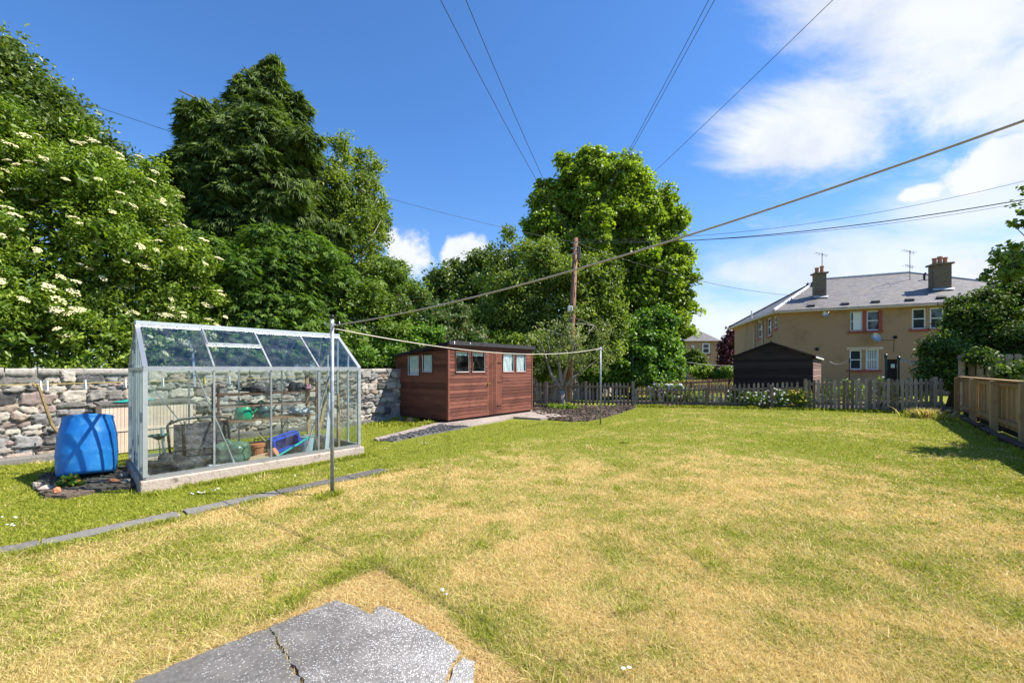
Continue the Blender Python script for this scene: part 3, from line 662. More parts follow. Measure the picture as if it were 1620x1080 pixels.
# leaning planks in the right end
pl = []
b = MB(); b.obox(g(2.52, .55, .06), GD*.10, GE*.03, Zv*.95+GD*.18+GE*.22); tag(b.build('plank', M['alu'], bevel=.004), 'grey white boxed board leaning against the right end glass', 'board', 'boards leaning in the greenhouse')
b = MB(); b.obox(g(2.36, .62, .06), GD*.045, GE*.045, Zv*1.26+GD*.33+GE*.12); tag(b.build('plank', M['timber']), 'brown wooden batten leaning left of the white boxed board', 'board', 'boards leaning in the greenhouse')
b = MB(); b.obox(g(2.68, .35, .06), GD*.035, GE*.045, Zv*.95+GD*.13+GE*.3); tag(b.build('plank', M['timber']), 'short wooden batten leaning nearest the right end glass', 'board', 'boards leaning in the greenhouse')
b = MB(); b.obox(g(2.56, 1.40, .06), GD*.06, GE*.04, Zv*1.28-GD*.05); tag(b.build('plank', M['card']), 'upright tan post standing at right of the shelving', 'post', 'boards leaning in the greenhouse')
# hanging basket frame
b = MB(); hb = g(.22, .75, .56); b.tube([hb+GD*.11*math.cos(a_*.5236)+GE*.11*math.sin(a_*.5236) for a_ in range(13)], .012, 6); b.lathe(hb-Zv*.06, [(.02, 0), (.09, .05), (.1, .06)], seg=14); b.tube([hb-Zv*.05, hb-Zv*.3+GD*.02], .006, 6)
tag(b.build('hanging_basket', M['dkgreen']), 'small dark green wire basket inside the left end of the greenhouse', 'basket')
EXCL.append([(p.x, p.y) for p in (g(-.12, -.12, 0), g(GL+.1, -.12, 0), g(GL+.1, GW+.1, 0), g(-.12, GW+.1, 0))])

# ================================================================= BARREL, PROP, STORAGE BOX
bl = Vector((-5.66, 6.06, .04)); ax = (Zv+Vector((-.16, .20, 0))).normalized(); BS = Vector((1.1, 1.1, .90))
br_ = thing('water_barrel', 'big blue plastic water barrel tilted on soil beside the greenhouse', 'barrel', bl)
b = MB(); prof = [(.24, 0), (.262, .012), (.27, .03)]+[(.27+.024*math.sin(math.pi*(h-.03)/.80)**.8-(.035*(h/.86)**2), h) for h in np.linspace(.05, .82, 22)]+[(.248, .845), (.24, .86), (.20, .865), (.195, .84)]
prof = [(r_*1.09, h*.90) for r_, h in prof]; prof = [(r_+(.006 if (abs(h-.28) < .022 or abs(h-.52) < .022) else 0), h) for r_, h in prof]
b.lathe(bl, prof, axis=ax, seg=56); b.build('barrel_body', M['bluebar'], br_, smooth=True)
b = MB(); b.lathe(bl+ax*.776+Vector((.09, .03, 0)), [(.03, 0), (.03, .012)], axis=ax, seg=14); b.build('bung', M['bluebar'], br_)
pr = G(98, 764); top = P(60, 608, pr.y+.45)
b = MB(); b.tube([Vector((pr.x-.02, pr.y+.45, 0)), P(82, 672, pr.y+.47), top], [.022, .02, .018], 7); b.tube([P(66, 622, pr.y+.47), P(52, 606, pr.y+.47)], .012, 6)
tag(b.build('clothes_prop', M['timber']), 'forked wooden clothes prop leaning behind the blue barrel', 'prop')
sbx = thing('storage_box', 'low cream plastic garden storage box with dark lid against the wall', 'storage box', DC(1.65, -10.15))
T0 = 1.93; b = MB(); SL = 1.3
t = T0
while t < T0+SL-.01: b.obox(DC(t, -10.36, .02), D*.044, N*.40, Zv*.37); b.obox(DC(t, -10.36, .42), D*.044, N*.40, Zv*.41); t += .05
b.obox(DC(T0, -10.355, .02), D*SL, N*.385, Zv*.81); b.obox(DC(T0-.01, -10.36, .385), D*(SL+.02), N*.415, Zv*.035)
b.build('ribbed_body', M['cream'], sbx)
b = MB(); b.poly([DC(T0-.03, -10.40, .85), DC(T0-.03, -9.93, .832), DC(T0-.03, -9.93, .855), DC(T0-.03, -10.40, .885)], D*(SL+.06)); b.build('lid', M['slab'], sbx)
b = MB(); b.lump(DC(2.42, -10.2, .885), .16, .36, .025, .2, 18); tag(b.build('plastic_tray', M['teal'], smooth=True), 'teal plastic tray lying on the dark lid of the storage box', 'tray')
# level and tin on the wall footing
b = MB(); p_ = G(36, 738, .1); b.obox(DC(-.1, -10.38, .11), D*.62+N*.06, N*.06, Zv*.03); tag(b.build('plank', M['card']), 'thin yellow plank lying on the wall footing', 'plank')
b = MB(); b.obox(DC(.1, -10.36, .142), D*.12, N*.09, Zv*.06); tag(b.build('tin', M['blue'], bevel=.01), 'small dark blue tin on the yellow plank', 'tin')
b = MB(); b.lathe(DC(-.12, -10.30, .1), [(.045, 0), (.05, .07), (.02, .09)], seg=12); tag(b.build('pot', M['petaly']), 'small yellow pot at the end of the yellow plank', 'pot')
# broken bricks round the barrel
SLAB = ['broken red brick at the right foot of the blue barrel', 'grey stone between the blue barrel and the greenhouse base', 'grey stone touching the corner of the greenhouse base', 'red brick piece in front of the blue barrel', 'pale stone at the far left of the barrel bed', 'small grey stone second from the left of the barrel bed', 'red brick piece at the front left edge of the barrel bed', 'grey stone on the soil near the weed by the greenhouse']
for i, (u, v) in enumerate(((205, 752), (195, 757), (214, 758), (180, 765), (60, 772), (74, 776), (90, 782), (200, 766))):
    b = MB(); p_ = G(u, v); b.lump(p_+Zv*.035, random.uniform(.04, .07), random.uniform(.04, .06), random.uniform(.03, .05), .3, 9)
    tag(b.build('stone', M['terra'] if i % 3 == 0 else M['conc']), SLAB[i], 'stone', 'stones round the blue barrel')
# washing rope with pegs along the wall
def sag(a, b_, s, k=24): a, b_ = Vector(a), Vector(b_); return [a.lerp(b_, i/k)-Zv*(s*4*(i/k)*(1-i/k)) for i in range(k+1)]
ra, rb = DC(-2.5, -9.7, 1.24), DC(6.2, -9.9, 1.30); rp = sag(ra, rb, .05, 40)
b = MB(); b.tube(rp, .007, 6); tag(b.build('clothes_line', M['yelrope'], smooth=True), 'yellow washing line strung with pegs along the stone wall', 'washing line')
def peg(p, mat, label, grp, s=1.0, drop=0):
    b = MB(); p = Vector(p); a = random.uniform(-.2, .2)
    b.obox(p+Vector((-.006-.008, -.006, -.055))*s, (.008*s, 0, 0), (0, .012*s, 0), Vector((.006+a*.02, 0, .085))*s); b.obox(p+Vector((.006, -.006, -.055))*s, (.008*s, 0, 0), (0, .012*s, 0), Vector((-.006+a*.02, 0, .085))*s)
    tag(b.build('clothes_peg', mat), label, 'peg', grp)
for i, (k_, mt) in enumerate(((9, 'white'), (14.5, 'pink'), (17, 'white'), (17.3, 'white'), (19.3, 'white'), (21.6, 'petalw'), (24, 'white'), (27, 'petaly'), (29, 'white'))):
    j = int(k_); p_ = rp[j].lerp(rp[j+1], k_-j)
    peg(p_, M[mt], 'pink peg on the yellow washing line' if mt == 'pink' else 'small white peg on the yellow washing line', 'pegs on the yellow line' if mt != 'pink' else None, 1.7)

# ================================================================= RED SHED
S0 = Vector((-1.68, 12.0, 0)); SLn, SWd = 3.86, 2.08; SZ = .10
def s(t, w_, z): return S0+D*t-N*w_+Zv*z
shed = thing('garden_shed', 'red-brown boarded garden shed with black felt roof and net curtains', 'shed', s(SLn/2, SWd/2, 0))
def ftz(u, v):                                      # front wall pixel -> (t, z)
    p = hit(u, v, S0, N); return (p-S0).dot(D), p.z
def swz(u, v):                                      # side wall pixel -> (w, z)
    p = hit(u, v, S0, D); return -(p-S0).dot(N), p.z
fw = []
for (ua, ub, va, vb) in ((720.2, 741.6, 556, 588), (745.8, 766.7, 556.3, 588), (794.9, 812.4, 559.6, 588), (815.8, 831.2, 559.8, 588)):
    ta, z1 = ftz(ua, va); tb, _ = ftz(ub, va); tm, z0 = ftz((ua+ub)/2, vb); _, z1 = ftz((ua+ub)/2, va); fw.append((ta, tb, z0, z1))
zw0 = sum(f[2] for f in fw)/4; fw = [(a, b_, zw0, zw0+.55) for a, b_, _, _ in fw]
sw = []
for (ua, ub, va, vb) in ((646, 664, 562, 593.5), (668.5, 685, 561, 588.5)):
    wa, z1 = swz(ub, va); wb_, _ = swz(ua, va); _, z0 = swz((ua+ub)/2, vb); sw.append((wa, wb_, z0, z1))
td0, _ = ftz(769.8, 600); td1, _ = ftz(793.2, 600)
zf, zbk = 2.10, 1.80
def boards(fn, L, top, holes, skip=None):
    b = MB(); z = SZ; hh = .098
    while z < max(top(0), top(L))-.01:
        z1 = z+hh; iv = [(0, L)]
        for (a, c, z0_, z1_) in holes:
            if z1 > z0_+.02 and z < z1_-.02:
                iv = [x for (p, q) in iv for x in ((p, min(q, a)), (max(p, c), q)) if x[1]-x[0] > .005]
        if skip: iv = [x for (p, q) in iv for x in ((p, min(q, skip[0])), (max(p, skip[1]), q)) if x[1]-x[0] > .005]
        for (p, q) in iv:
            r_ = random.random()
            za = [min(z1, top(p)), min(z1, top(q))]
            if max(za) <= z+.01: continue
            za = [max(k_, z+.002) for k_ in za]
            vs = [fn(p, z, .019), fn(q, z, .019), fn(q, za[1], .008), fn(p, za[0], .008), fn(p, z, -.012), fn(q, z, -.012), fn(q, za[1], -.012), fn(p, za[0], -.012)]
            b.add(vs, [(0, 1, 2, 3), (7, 6, 5, 4), (0, 4, 5, 1), (1, 5, 6, 2), (2, 6, 7, 3), (3, 7, 4, 0)], r_)
        z = z1
    return b
for sk in ((td0, SLn), (0, td1)): boards(lambda t, z, o: s(t, -o, z), SLn, lambda t: zf, fw, sk).build('front_wall', M['redwood'], shed)
topw = lambda w_: zf-(zf-zbk)*w_/SWd
bd = boards(lambda w_, z, o: s(-o, w_, z), SWd, topw, sw); bd.build('side_wall', M['redwood'], shed)
bd = boards(lambda w_, z, o: s(SLn+o, w_, z), SWd, topw, []); bd.build('side_wall', M['redwood'], shed)
bd = boards(lambda t, z, o: s(t, SWd+o, z), SLn, lambda t: zbk, []); bd.build('rear_wall', M['redwood'], shed)
b = MB()
for (t, w_) in ((0, 0), (SLn, 0), (0, SWd), (SLn, SWd)):
    tp = topw(w_); b.obox(s(t, w_, SZ-.01)-D*.028-N*.028, D*.056, N*.056, Zv*(tp-SZ))
b.build('corner_trim', M['redwood'], shed)
b = MB(); b.obox(s(0.02, SWd-.02, SZ-.05), D*(SLn-.04), N*(SWd-.04), Zv*.05); b.build('floor', M['blackwood'], shed)
b = MB()
for w_ in (.1, 1.0, 1.9): b.bar(s(.0, w_, .02), s(SLn, w_, .02), .09, .06)
b.build('bearer', M['blackwood'], shed)
b = MB(); ov = .07
b.poly([s(-ov, -.09, topw(0)+.015), s(-ov, SWd+.08, topw(SWd)-.015), s(-ov, SWd+.08, topw(SWd)+.03), s(-ov, -.09, topw(0)+.06)], D*(SLn+2*ov))
rf = b.build('roof', M['felt'], shed)
b = MB(); b.bar(s(-ov-.005, -.105, 2.135), s(SLn+ov, -.105, 2.135), .02, .11); b.bar(s(-ov-.012, -.095, 2.115), s(-ov-.012, SWd+.08, 1.81), .02, .09); b.build('fascia', M['felt'], rf)
b = MB(); b.obox(s(.1, -.119, 2.1), D*.025, -N*-.003, Zv*.08); b.obox(s(.72, -.119, 2.12), D*.02, N*.003, Zv*.05); b.build('felt_tear', M['white'], rf)
b = MB(); k_ = 7; wd = (td1-td0)/k_
for i in range(k_): b.obox(s(td0+i*wd+.004, .006, SZ), D*(wd-.008), N*.022, Zv*(1.90))
dr = b.build('door', M['redwood'], shed)
b = MB(); b.obox(s(td0+.02, -.03, 1.0), D*.12, N*.008, Zv*.035); b.lathe(s(td0+.03, -.045, .97), [(.022, 0), (.022, .04)], seg=10); b.build('padlock', M['brass'], dr)
for zz_ in (.35, 1.05, 1.62): b = MB(); b.obox(s(td1-.22, -.032, zz_), D*.22, N*.005, Zv*.025); b.build('hinge', M['redwood'], dr)
b = MB(); b.obox(s(0.03, -.032, 2.0), D*(SLn-.06), N*.012, Zv*.10); b.build('top_trim', M['redwood'], shed)
def shed_win(P_, A, Bz, a, c, z0, z1, curtain, outn):
    b = MB(); f = .028; o_ = P_(a, z0)
    w_ = c-a; hh = z1-z0
    b.obox(P_(a-.02, z0-.03)+outn*.004, A*(w_+.04), outn*.03, Zv*.03); b.obox(P_(a-.02, z1)+outn*.004, A*(w_+.04), outn*.028, Zv*.025)
    b.obox(P_(a-.02, z0)+outn*.004, A*.025, outn*.028, Zv*hh); b.obox(P_(c-.005, z0)+outn*.004, A*.025, outn*.028, Zv*hh)
    wn = b.build('window', M['redwood'], shed)
    b = MB(); b.obox(P_(a+.005, z0)+outn*.002, A*(w_-.01), outn*.004, Zv*hh); b.build('pane', M['winglass'], wn)
    b = MB()
    b.obox(P_(a+.005, z0)+outn*.008, A*(w_-.01), outn*.012, Zv*.014); b.obox(P_(a+.005, z0+.014)+outn*.008, A*.012, outn*.010, Zv*(hh-.014)); b.obox(P_(c-.017, z0+.014)+outn*.008, A*.012, outn*.010, Zv*(hh-.014))
    b.build('glazing_bead', M['white'], wn)
    # net curtain, rippled
    zc = z0 if curtain > 1 else z1-hh*.16
    vs = []; kk = 44; rows = 7
    for j in range(rows+1):
        for i in range(kk+1):
            x_ = i/kk; zz_ = zc+(z1-zc)*j/rows
            if j == 0 and curtain <= 1: zz_ -= .015*abs(math.sin(x_*25))
            vs.append(P_(a+.005+x_*(w_-.01), zz_)-outn*(.035+.012*math.sin(x_*38+j*.2)+.006*math.sin(x_*13+j)))
    fs = [(j*(kk+1)+i, j*(kk+1)+i+1, (j+1)*(kk+1)+i+1, (j+1)*(kk+1)+i) for j in range(rows) for i in range(kk)]
    b = MB(); b.add(vs, fs, .5); b.build('net_curtain', M['curtain'], wn, smooth=True)
for i, (a, c, z0, z1) in enumerate(fw): shed_win(lambda t, z: s(t, 0, z), D, Zv, a, c, z0, z1, 1 if i < 2 else 2, N)
for (a, c, z0, z1) in sw: shed_win(lambda w_, z: s(0, w_, z), -N, Zv, a, c, z0, z1, 2, -D)
b = MB(); b.tube([s(fw[1][0]+.2, .25, .6), s(fw[1][0]+.22, .12, 1.62)], .014, 6); tag(b.build('broom_handle', M['newwood']), 'pale broom handle seen through the second dark shed window', 'broom')
b = MB(); b.lump(G(649, 669)+Zv*.07, .10, .10, .09, .1, 12); tag(b.build('block', M['newwood'], smooth=True), 'tan wooden block under the left end of the shed', 'block')
b = MB(); b.lump(G(634, 668)+Zv*.06, .12, .1, .07, .25, 12); tag(b.build('rock', M['slab'], smooth=True), 'dark stone under the back left corner of the shed', 'stone')
EXCL.append([(p.x, p.y) for p in (s(-.05, -.02, 0), s(SLn, -.02, 0), s(SLn, SWd+.3, 0), s(-.05, SWd+.3, 0))])
# ================================================================= FENCES
def picket_fence(name, label, pts, htop, mat, pitch=.115, pw=.07, posts=(), rails=(.16, .78), postsize=.08, point=.06, front=-1, jit=.012, hbot=.03, grp=None, posth=.02):
    a, c = Vector(pts[0]), Vector(pts[1]); L = (c-a).length; d = (c-a).normalized(); nn = d.cross(Zv)*front   # front: side of the pickets
    f = thing(name, label, 'fence', (a+c)/2, grp)
    h0, h1 = htop; k = int(L/pitch)
    for r_ in rails:
        b = MB(); z0_, z1_ = h0*r_, h1*r_; b.obox(a+Zv*z0_-nn*.035, d*L+Zv*(z1_-z0_), nn*.034, Zv*.07); b.build('rail', mat, f)
    per = max(1, math.ceil(k/90)); mb = MB(); cnt = 0
    for i in range(k):
        t = (i+.5)*pitch+random.uniform(-jit, jit); hh = h0+(h1-h0)*t/L+random.uniform(-.015, .015)
        tl = random.uniform(-.012, .012); p_ = a+d*(t-pw/2)+nn*.002; hb = hbot+random.uniform(0, .03)
        vs = [p_+Zv*hb, p_+d*pw+Zv*hb, p_+d*(pw+tl)+Zv*(hh-point), p_+d*(pw/2+tl)+Zv*hh, p_+d*tl+Zv*(hh-point)]
        m2 = MB(); m2.poly(vs, nn*.02); 
        o = m2.build('picket', mat, f) if k <= 95 else None
        if o is None: mb.poly(vs, nn*.02)
    if k > 95: tag(mb.build('pickets', mat, f), kind='stuff')
    for t in posts:
        b = MB(); hh = h0+(h1-h0)*t/L; b.obox(a+d*(t-postsize/2)-nn*(.04+postsize), d*postsize, nn*postsize, Zv*(hh+posth)); b.build('post', mat, f)
    return f
# rear fence in three runs (left low, middle, right taller)
A1 = Vector((.62, 18.15, 0)); B1 = Vector((4.75, 17.65, 0)); C1 = Vector((10.45, 16.35, 0)); E1 = Vector((13.85, 14.6, 0))
picket_fence('picket_fence', 'weathered rear picket fence run behind the soil bed, between red shed and clothes pole', (A1, B1), (.93, .93), M['greywood'], .148, .075, (.75, 2.3, 4.1), rails=(.12, .76), postsize=.10, front=-1, grp='rear picket fence runs')
F2 = thing('picket_fence', 'low weathered picket fence run in front of the purple and white flowers', 'fence', (B1+C1)/2, 'rear picket fence runs')
bpy.data.objects.remove(F2)
picket_fence('picket_fence', 'low weathered picket fence run in front of the purple and white flowers', (B1+Vector((.05, 0, 0)), C1), (.76, 1.0), M['greywood'], .158, .072, (.02, 2.55, 4.75), rails=(.14, .72), postsize=.10, front=-1, grp='rear picket fence runs', posth=-.1)
picket_fence('picket_fence', 'taller close-set grey picket fence run in the shade at the right', (C1+Vector((.04, 0, 0)), E1), (1.05, 1.16), M['greywood'], .122, .085, (.05, 1.9, 3.6), rails=(.28, .82), postsize=.10, front=1, grp='rear picket fence runs', point=.05)
picket_fence('picket_fence', 'far low brown picket fence in front of the ivy hedge', (Vector((5.0, 23.0, 0)), Vector((12.5, 25.3, 0))), (.80, .92), M['brownwood'], .13, .07, (1, 3.5, 6), grp='far picket fences', front=1)
picket_fence('picket_fence', 'tall grey board fence half hidden by leaves above the new timber fence', (Vector((15.25, 15.6, 0)), Vector((19.5, 13.6, 0))), (1.93, 1.97), M['greywood'], .235, .17, (.2, 2.2, 4.2), rails=(.6, .93), grp=None, point=.012, front=1)
b = MB(); b.bar(Vector((7.2, 20.6, .72)), Vector((9.6, 19.9, .95)), .05, .05); b.bar(Vector((9.5, 19.9, 0)), Vector((9.5, 19.9, 1.0)), .07); b.bar(Vector((8.0, 20.35, 0)), Vector((8.0, 20.35, .85)), .07)
tag(b.build('hand_rail', M['brownwood']), 'low brown timber rail behind the white peonies', 'rail')
# new timber fence on the right
nf = thing('timber_fence', 'new tan timber fence with closed boards along the right side of the lawn', 'fence', DC(14, 2.65))
TA, TB = 4.0, 20.1; HF = 1.22
b = MB(); b.obox(DC(TA, 2.60, HF-.05), D*(TB-TA), N*.16, Zv*.035); b.build('cap_rail', M['newwood'], nf, bevel=.006)
posts = [20.0-k_*2.38 for k_ in range(7)]
for t in posts:
    b = MB(); b.obox(DC(t-.06, 2.52, 0), D*.12, N*.13, Zv*(HF-.055)); b.build('post', M['newwood'], nf, bevel=.008)
for a, c in zip(posts[1:], posts[:-1]):
    b = MB(); t = a+.05
    while t < c-.05: b.obox(DC(t, 2.69+random.uniform(0, .006), .13), D*.1195, N*.018, Zv*(HF-.185)); t += .12
    b.build('board_panel', M['newwood'], nf)
    b = MB(); b.obox(DC(a+.05, 2.72, .0), D*(c-a-.1), N*.03, Zv*.17); b.build('gap_shade_strip', M['blackwood'], nf)  # dark strip added for the shade in the gap below the panels
    b = MB(); b.obox(DC(a+.062, 2.64, HF-.17), D*(c-a-.124), N*.045, Zv*.09); b.build('rail', M['newwood'], nf)
    b = MB(); b.obox(DC(a+.062, 2.64, .22), D*(c-a-.124), N*.045, Zv*.10); b.build('rail', M['newwood'], nf)
b = MB(); t = 3.6
while t < 20.2: b.obox(DC(t, 2.33, -.02), D*1.15, N*.14, Zv*random.uniform(.10, .13)); t += 1.17
tag(b.build('kerb_sleepers', M['blackwood'], bevel=.01), kind='structure')
EXCL.append([(p.x, p.y) for p in strip(2.32, 6, 0, 30)])

# ================================================================= WASHING POLES AND LINES
def wash_pole(u, v, vt, label, mat='galv', rad=.021, hooks=True, cap='black'):
    p = G(u, v); ht = H-(vt-V0)/FP*p.y
    w_ = thing('clothes_pole', label, 'clothes pole', p, 'steel clothes poles on the lawn' if mat == 'galv' else 'dark neighbour clothes poles')
    b = MB(); b.tube([p-Zv*.02, p+Zv*(ht-.03)], rad, 16); b.build('tube', M[mat], w_, smooth=True)
    b = MB(); b.lathe(p+Zv*(ht-.04), [(rad*1.12, 0), (rad*1.15, .035), (rad*.7, .05)], seg=16); b.build('cap', M[cap], w_, smooth=True)
    if hooks:
        b = MB()
        for a_ in (.2, 2.0, 3.4, 5.0):
            d_ = Vector((math.cos(a_), math.sin(a_), 0)); b.tube([p+Zv*(ht-.10)+d_*rad, p+Zv*(ht-.115)+d_*.06, p+Zv*(ht-.09)+d_*.085, p+Zv*(ht-.07)+d_*.075], .006, 6)
        b.lathe(p+Zv*(ht-.13), [(rad*1.2, 0), (rad*1.2, .045)], seg=16); b.build('hook_collar', M['alu'], w_)
    return p, ht
P1, h1 = wash_pole(525.5, 782, 499, 'near grey steel clothes pole standing in front of the greenhouse')
P2, h2 = wash_pole(950, 670.5, 546, 'far grey steel clothes pole at the edge of the soil bed')
def wire(name, pts, r_, mat, label, cat):
    b = MB(); b.tube(pts, r_, 6); return tag(b.build(name, mat, smooth=True), label, cat)
wire('clothes_line', sag(P1+Zv*(h1-.15)+Vector((.02, 0, 0)), P2+Zv*(h2-.08), .22, 30), .0065, M['rope'], 'off white washing line sagging between the two steel clothes poles', 'washing line')
endp = Vector((2.53, 2.05, 2.64)); a0 = P1+Zv*(h1-.115)+Vector((.02, 0, 0))
wire('clothes_line', [Vector((a0.x+(endp.x-a0.x)*s_, a0.y+(endp.y-a0.y)*s_, a0.z+.176*s_+.524*s_*s_)) for s_ in [i*1.6/60 for i in range(61)]], .0068, M['greyrope'], 'thick grey washing line rising from the near pole to the upper right corner', 'washing line')
lp_ = Vector((a0.x+(endp.x-a0.x)*1.6, a0.y+(endp.y-a0.y)*1.6, 0)); lh_ = a0.z+.176*1.6+.524*2.56
b = MB(); b.bar(lp_-Zv*.05, lp_+Zv*(lh_+.12), .1); tag(b.build('wooden_post', M['polewood']), 'tall wooden post beyond the right edge carrying the thick grey line', 'post')
# neighbour poles
Q1 = Vector((5.6, 21, 0)); Q2 = Vector((9.2, 24, 0))
def npole(x, y, z, label, mat='wire', r_=.03):
    b = MB(); b.tube([Vector((x, y, 0)), Vector((x, y, z))], r_, 10); b.lathe(Vector((x, y, z-.14)), [(r_*1.6, 0), (r_*1.6, .12), (r_, .14)], seg=10)
    tag(b.build('clothes_pole', M[mat]), label, 'clothes pole', 'dark neighbour clothes poles')
npole(5.57, 21, 2.07, 'thin dark clothes pole with grey green head in front of the ivy', 'dkgreen')
npole(9.27, 24.2, 1.84, 'dark clothes pole at the right end of the ivy hedge', 'wire')
npole(14.24, 19.2, 1.90, 'thin dark clothes pole beside the lower window of the large house', 'wire', .02)
npole(14.62, 17.8, 2.02, 'dark green clothes pole with pegs left of the laurel bush', 'dkgreen', .035)
npole(15.12, 17.8, 1.93, 'right hand dark green clothes pole touching the laurel bush', 'dkgreen', .035)
wire('clothes_line', sag(Vector((9.27, 24.2, 1.8)), Vector((12.2, 22, 1.65)), .12), .012, M['rope'], 'pale line from the far dark pole to the black shed', 'washing line')
wire('clothes_line', sag(Vector((13.75, 19.7, 1.76)), Vector((14.24, 19.2, 1.85)), .16), .014, M['rope'], 'pale line looping from the black shed to the thin pole by the house', 'washing line')
lp = sag(Vector((15.12, 17.8, 1.85)), Vector((16.3, 17.5, 1.65)), .06, 20)
wire('clothes_line', lp, .012, M['rope'], 'short pale line running from the green pole into the laurel', 'washing line')
for k_ in (2, 4, 7, 9, 11): peg(lp[k_], M['frost'], 'pale blue peg on the short line beside the laurel', 'pegs by the laurel', 2.0)

# ================================================================= UTILITY POLE, OVERHEAD WIRES
UP = Vector((2.33, 18.9, 0)); UT = P(911, 378, 18.9)
up_ = thing('utility_pole', 'tall leaning wooden telephone pole rising behind the small apple tree', 'utility pole', UP)
b = MB(); b.tube([UP-Zv*.1, UP.lerp(UT, .5), UT], [.15, .125, .10], 18); b.lathe(UT, [(.10, -.02), (.07, .05)], seg=14); b.build('shaft', M['polewood'], up_, smooth=True)
b = MB(); q_ = P(915, 400, 18.7); b.obox(q_-Vector((.06, .1, .28)), (.14, 0, 0), (0, .12, 0), (0, 0, .52)); b.build('cable_box', M['slab'], up_, bevel=.02)
b = MB(); q_ = P(902, 488, 18.6); b.obox(q_-Vector((.1, .06, .12)), (.2, 0, 0), (0, .12, 0), (0, 0, .22)); b.build('junction_box', M['white'], up_, bevel=.02)
b = MB(); q_ = P(899, 521, 18.6); b.obox(q_-Vector((.06, .06, .16)), (.12, 0, 0), (0, .12, 0), (0, 0, .3)); b.build('bracket', M['alu_dark'], up_, bevel=.01)
b = MB(); b.tube([P(909, 470, 18.66), P(907, 430, 18.7), P(914, 405, 18.7)], .018, 6); b.tube([P(904, 520, 18.6), P(906, 480, 18.6)], .015, 6); b.build('riser_cable', M['wire'], up_)
b = MB()
for k_ in range(3): b.bar(P(903, 384+k_*9, 18.72), P(919, 383+k_*9, 18.72), .03, .03)
b.build('step_iron', M['alu_dark'], up_)
top = UT-Zv*.15
def over(u, v, Y, sg, label, r_=.010, start=None, u2=None):
    wire('overhead_wire', sag(start or top, P(u, v, Y), sg, 40), r_, M['wire'], label, 'wire')
over(655, -82, 6.0, .25, 'overhead wire to the top edge, leftmost of the four from the pole', .006)
over(703, -82, 6.0, .25, 'overhead wire to the top edge, second from the left', .006)
over(1164, -82, 6.0, .15, 'overhead wire to the top edge, left one of the close pair', .005)
over(1175, -82, 6.0, .15, 'overhead wire to the top edge, right one of the close pair', .005)
over(1420, -100, 5.0, .1, 'overhead wire slanting to the top edge through the big cloud', .005)
over(-420, -40, 9.0, .55, 'long thin wire crossing in front of the conical cypress', .006)
over(1900, 262, 11.0, .55, 'thick cable sagging right, lowest of three above the large house', .014)
over(1900, 262, 14.0, .75, 'thin wire above the large house, middle one of three', .007, top+Zv*.1)
over(1900, 208, 14.0, .9, 'thin wire above the large house, uppermost of three', .007, top+Zv*.12)
over(1300, 468, 30.0, .6, 'thin wire from the pole towards the first chimney of the large house', .010)

# ================================================================= BLACK SHED OF THE NEIGHBOUR
K0 = Vector((11.3, 17.1, 0)); KW, KL = 2.72, 5.0
def k(t, w_, z): return K0+D*t-N*w_+Zv*z
ks = thing('black_shed', 'black timber shed with low gable roof behind the rear picket fence', 'shed', k(KL/2, KW/2, 0))
zE, zA = 1.93, 2.46
tp = lambda w_: zA-(zA-zE)*abs(w_-KW/2)/(KW/2)
def kboards(fn, L, top):
    b = MB(); z = .03
    while z < max(top(0), top(L/2), top(L)):
        z1 = z+.12
        # clip the row to where the gable is higher than z
        def inset(zz_):
            if top(0) >= zz_: return 0
            if top(L/2)-top(0) < .001: return L
            return min(L/2-.002, L/2*(zz_-top(0))/(top(L/2)-top(0)))
        i0, i1 = inset(z), inset(z1)
        if i0 >= L/2-.01: break
        b.add([fn(i0, z, .022), fn(L-i0, z, .022), fn(L-i1, z1, .006), fn(i1, z1, .006), fn(i0, z, -.012), fn(L-i0, z, -.012), fn(L-i1, z1, -.012), fn(i1, z1, -.012)],
              [(0, 1, 2, 3), (7, 6, 5, 4), (0, 4, 5, 1), (1, 5, 6, 2), (2, 6, 7, 3), (3, 7, 4, 0)]); z = z1
    return b
kboards(lambda w_, z, o: k(-o, w_, z), KW, tp).build('gable_wall', M['blackwood'], ks)
kboards(lambda w_, z, o: k(KL+o, w_, z), KW, tp).build('gable_wall', M['blackwood'], ks)
kboards(lambda t, z, o: k(t, -o, z), KL, lambda t: zE).build('side_wall', M['litwood'], ks)  # sun-facing side, painted paler than the other walls
kboards(lambda t, z, o: k(t, KW+o, z), KL, lambda t: zE).build('side_wall', M['blackwood'], ks)
b = MB(); 
for s_ in (0, 1):
    e_ = -.1 if s_ == 0 else KW+.1; ze = zE-(zA-zE)*.1/(KW/2)
    b.poly([k(-.12, KW/2, zA+.01), k(-.12, e_, ze+.01), k(-.12, e_, ze+.05), k(-.12, KW/2, zA+.05)], D*(KL+.24), )
rf = b.build('roof', M['felt'], ks)
b = MB(); b.obox(k(-.1, -.12, zE-.08), D*(KL+.2), N*-.02, Zv*.06); b.build('gutter_board', M['lead'], rf)

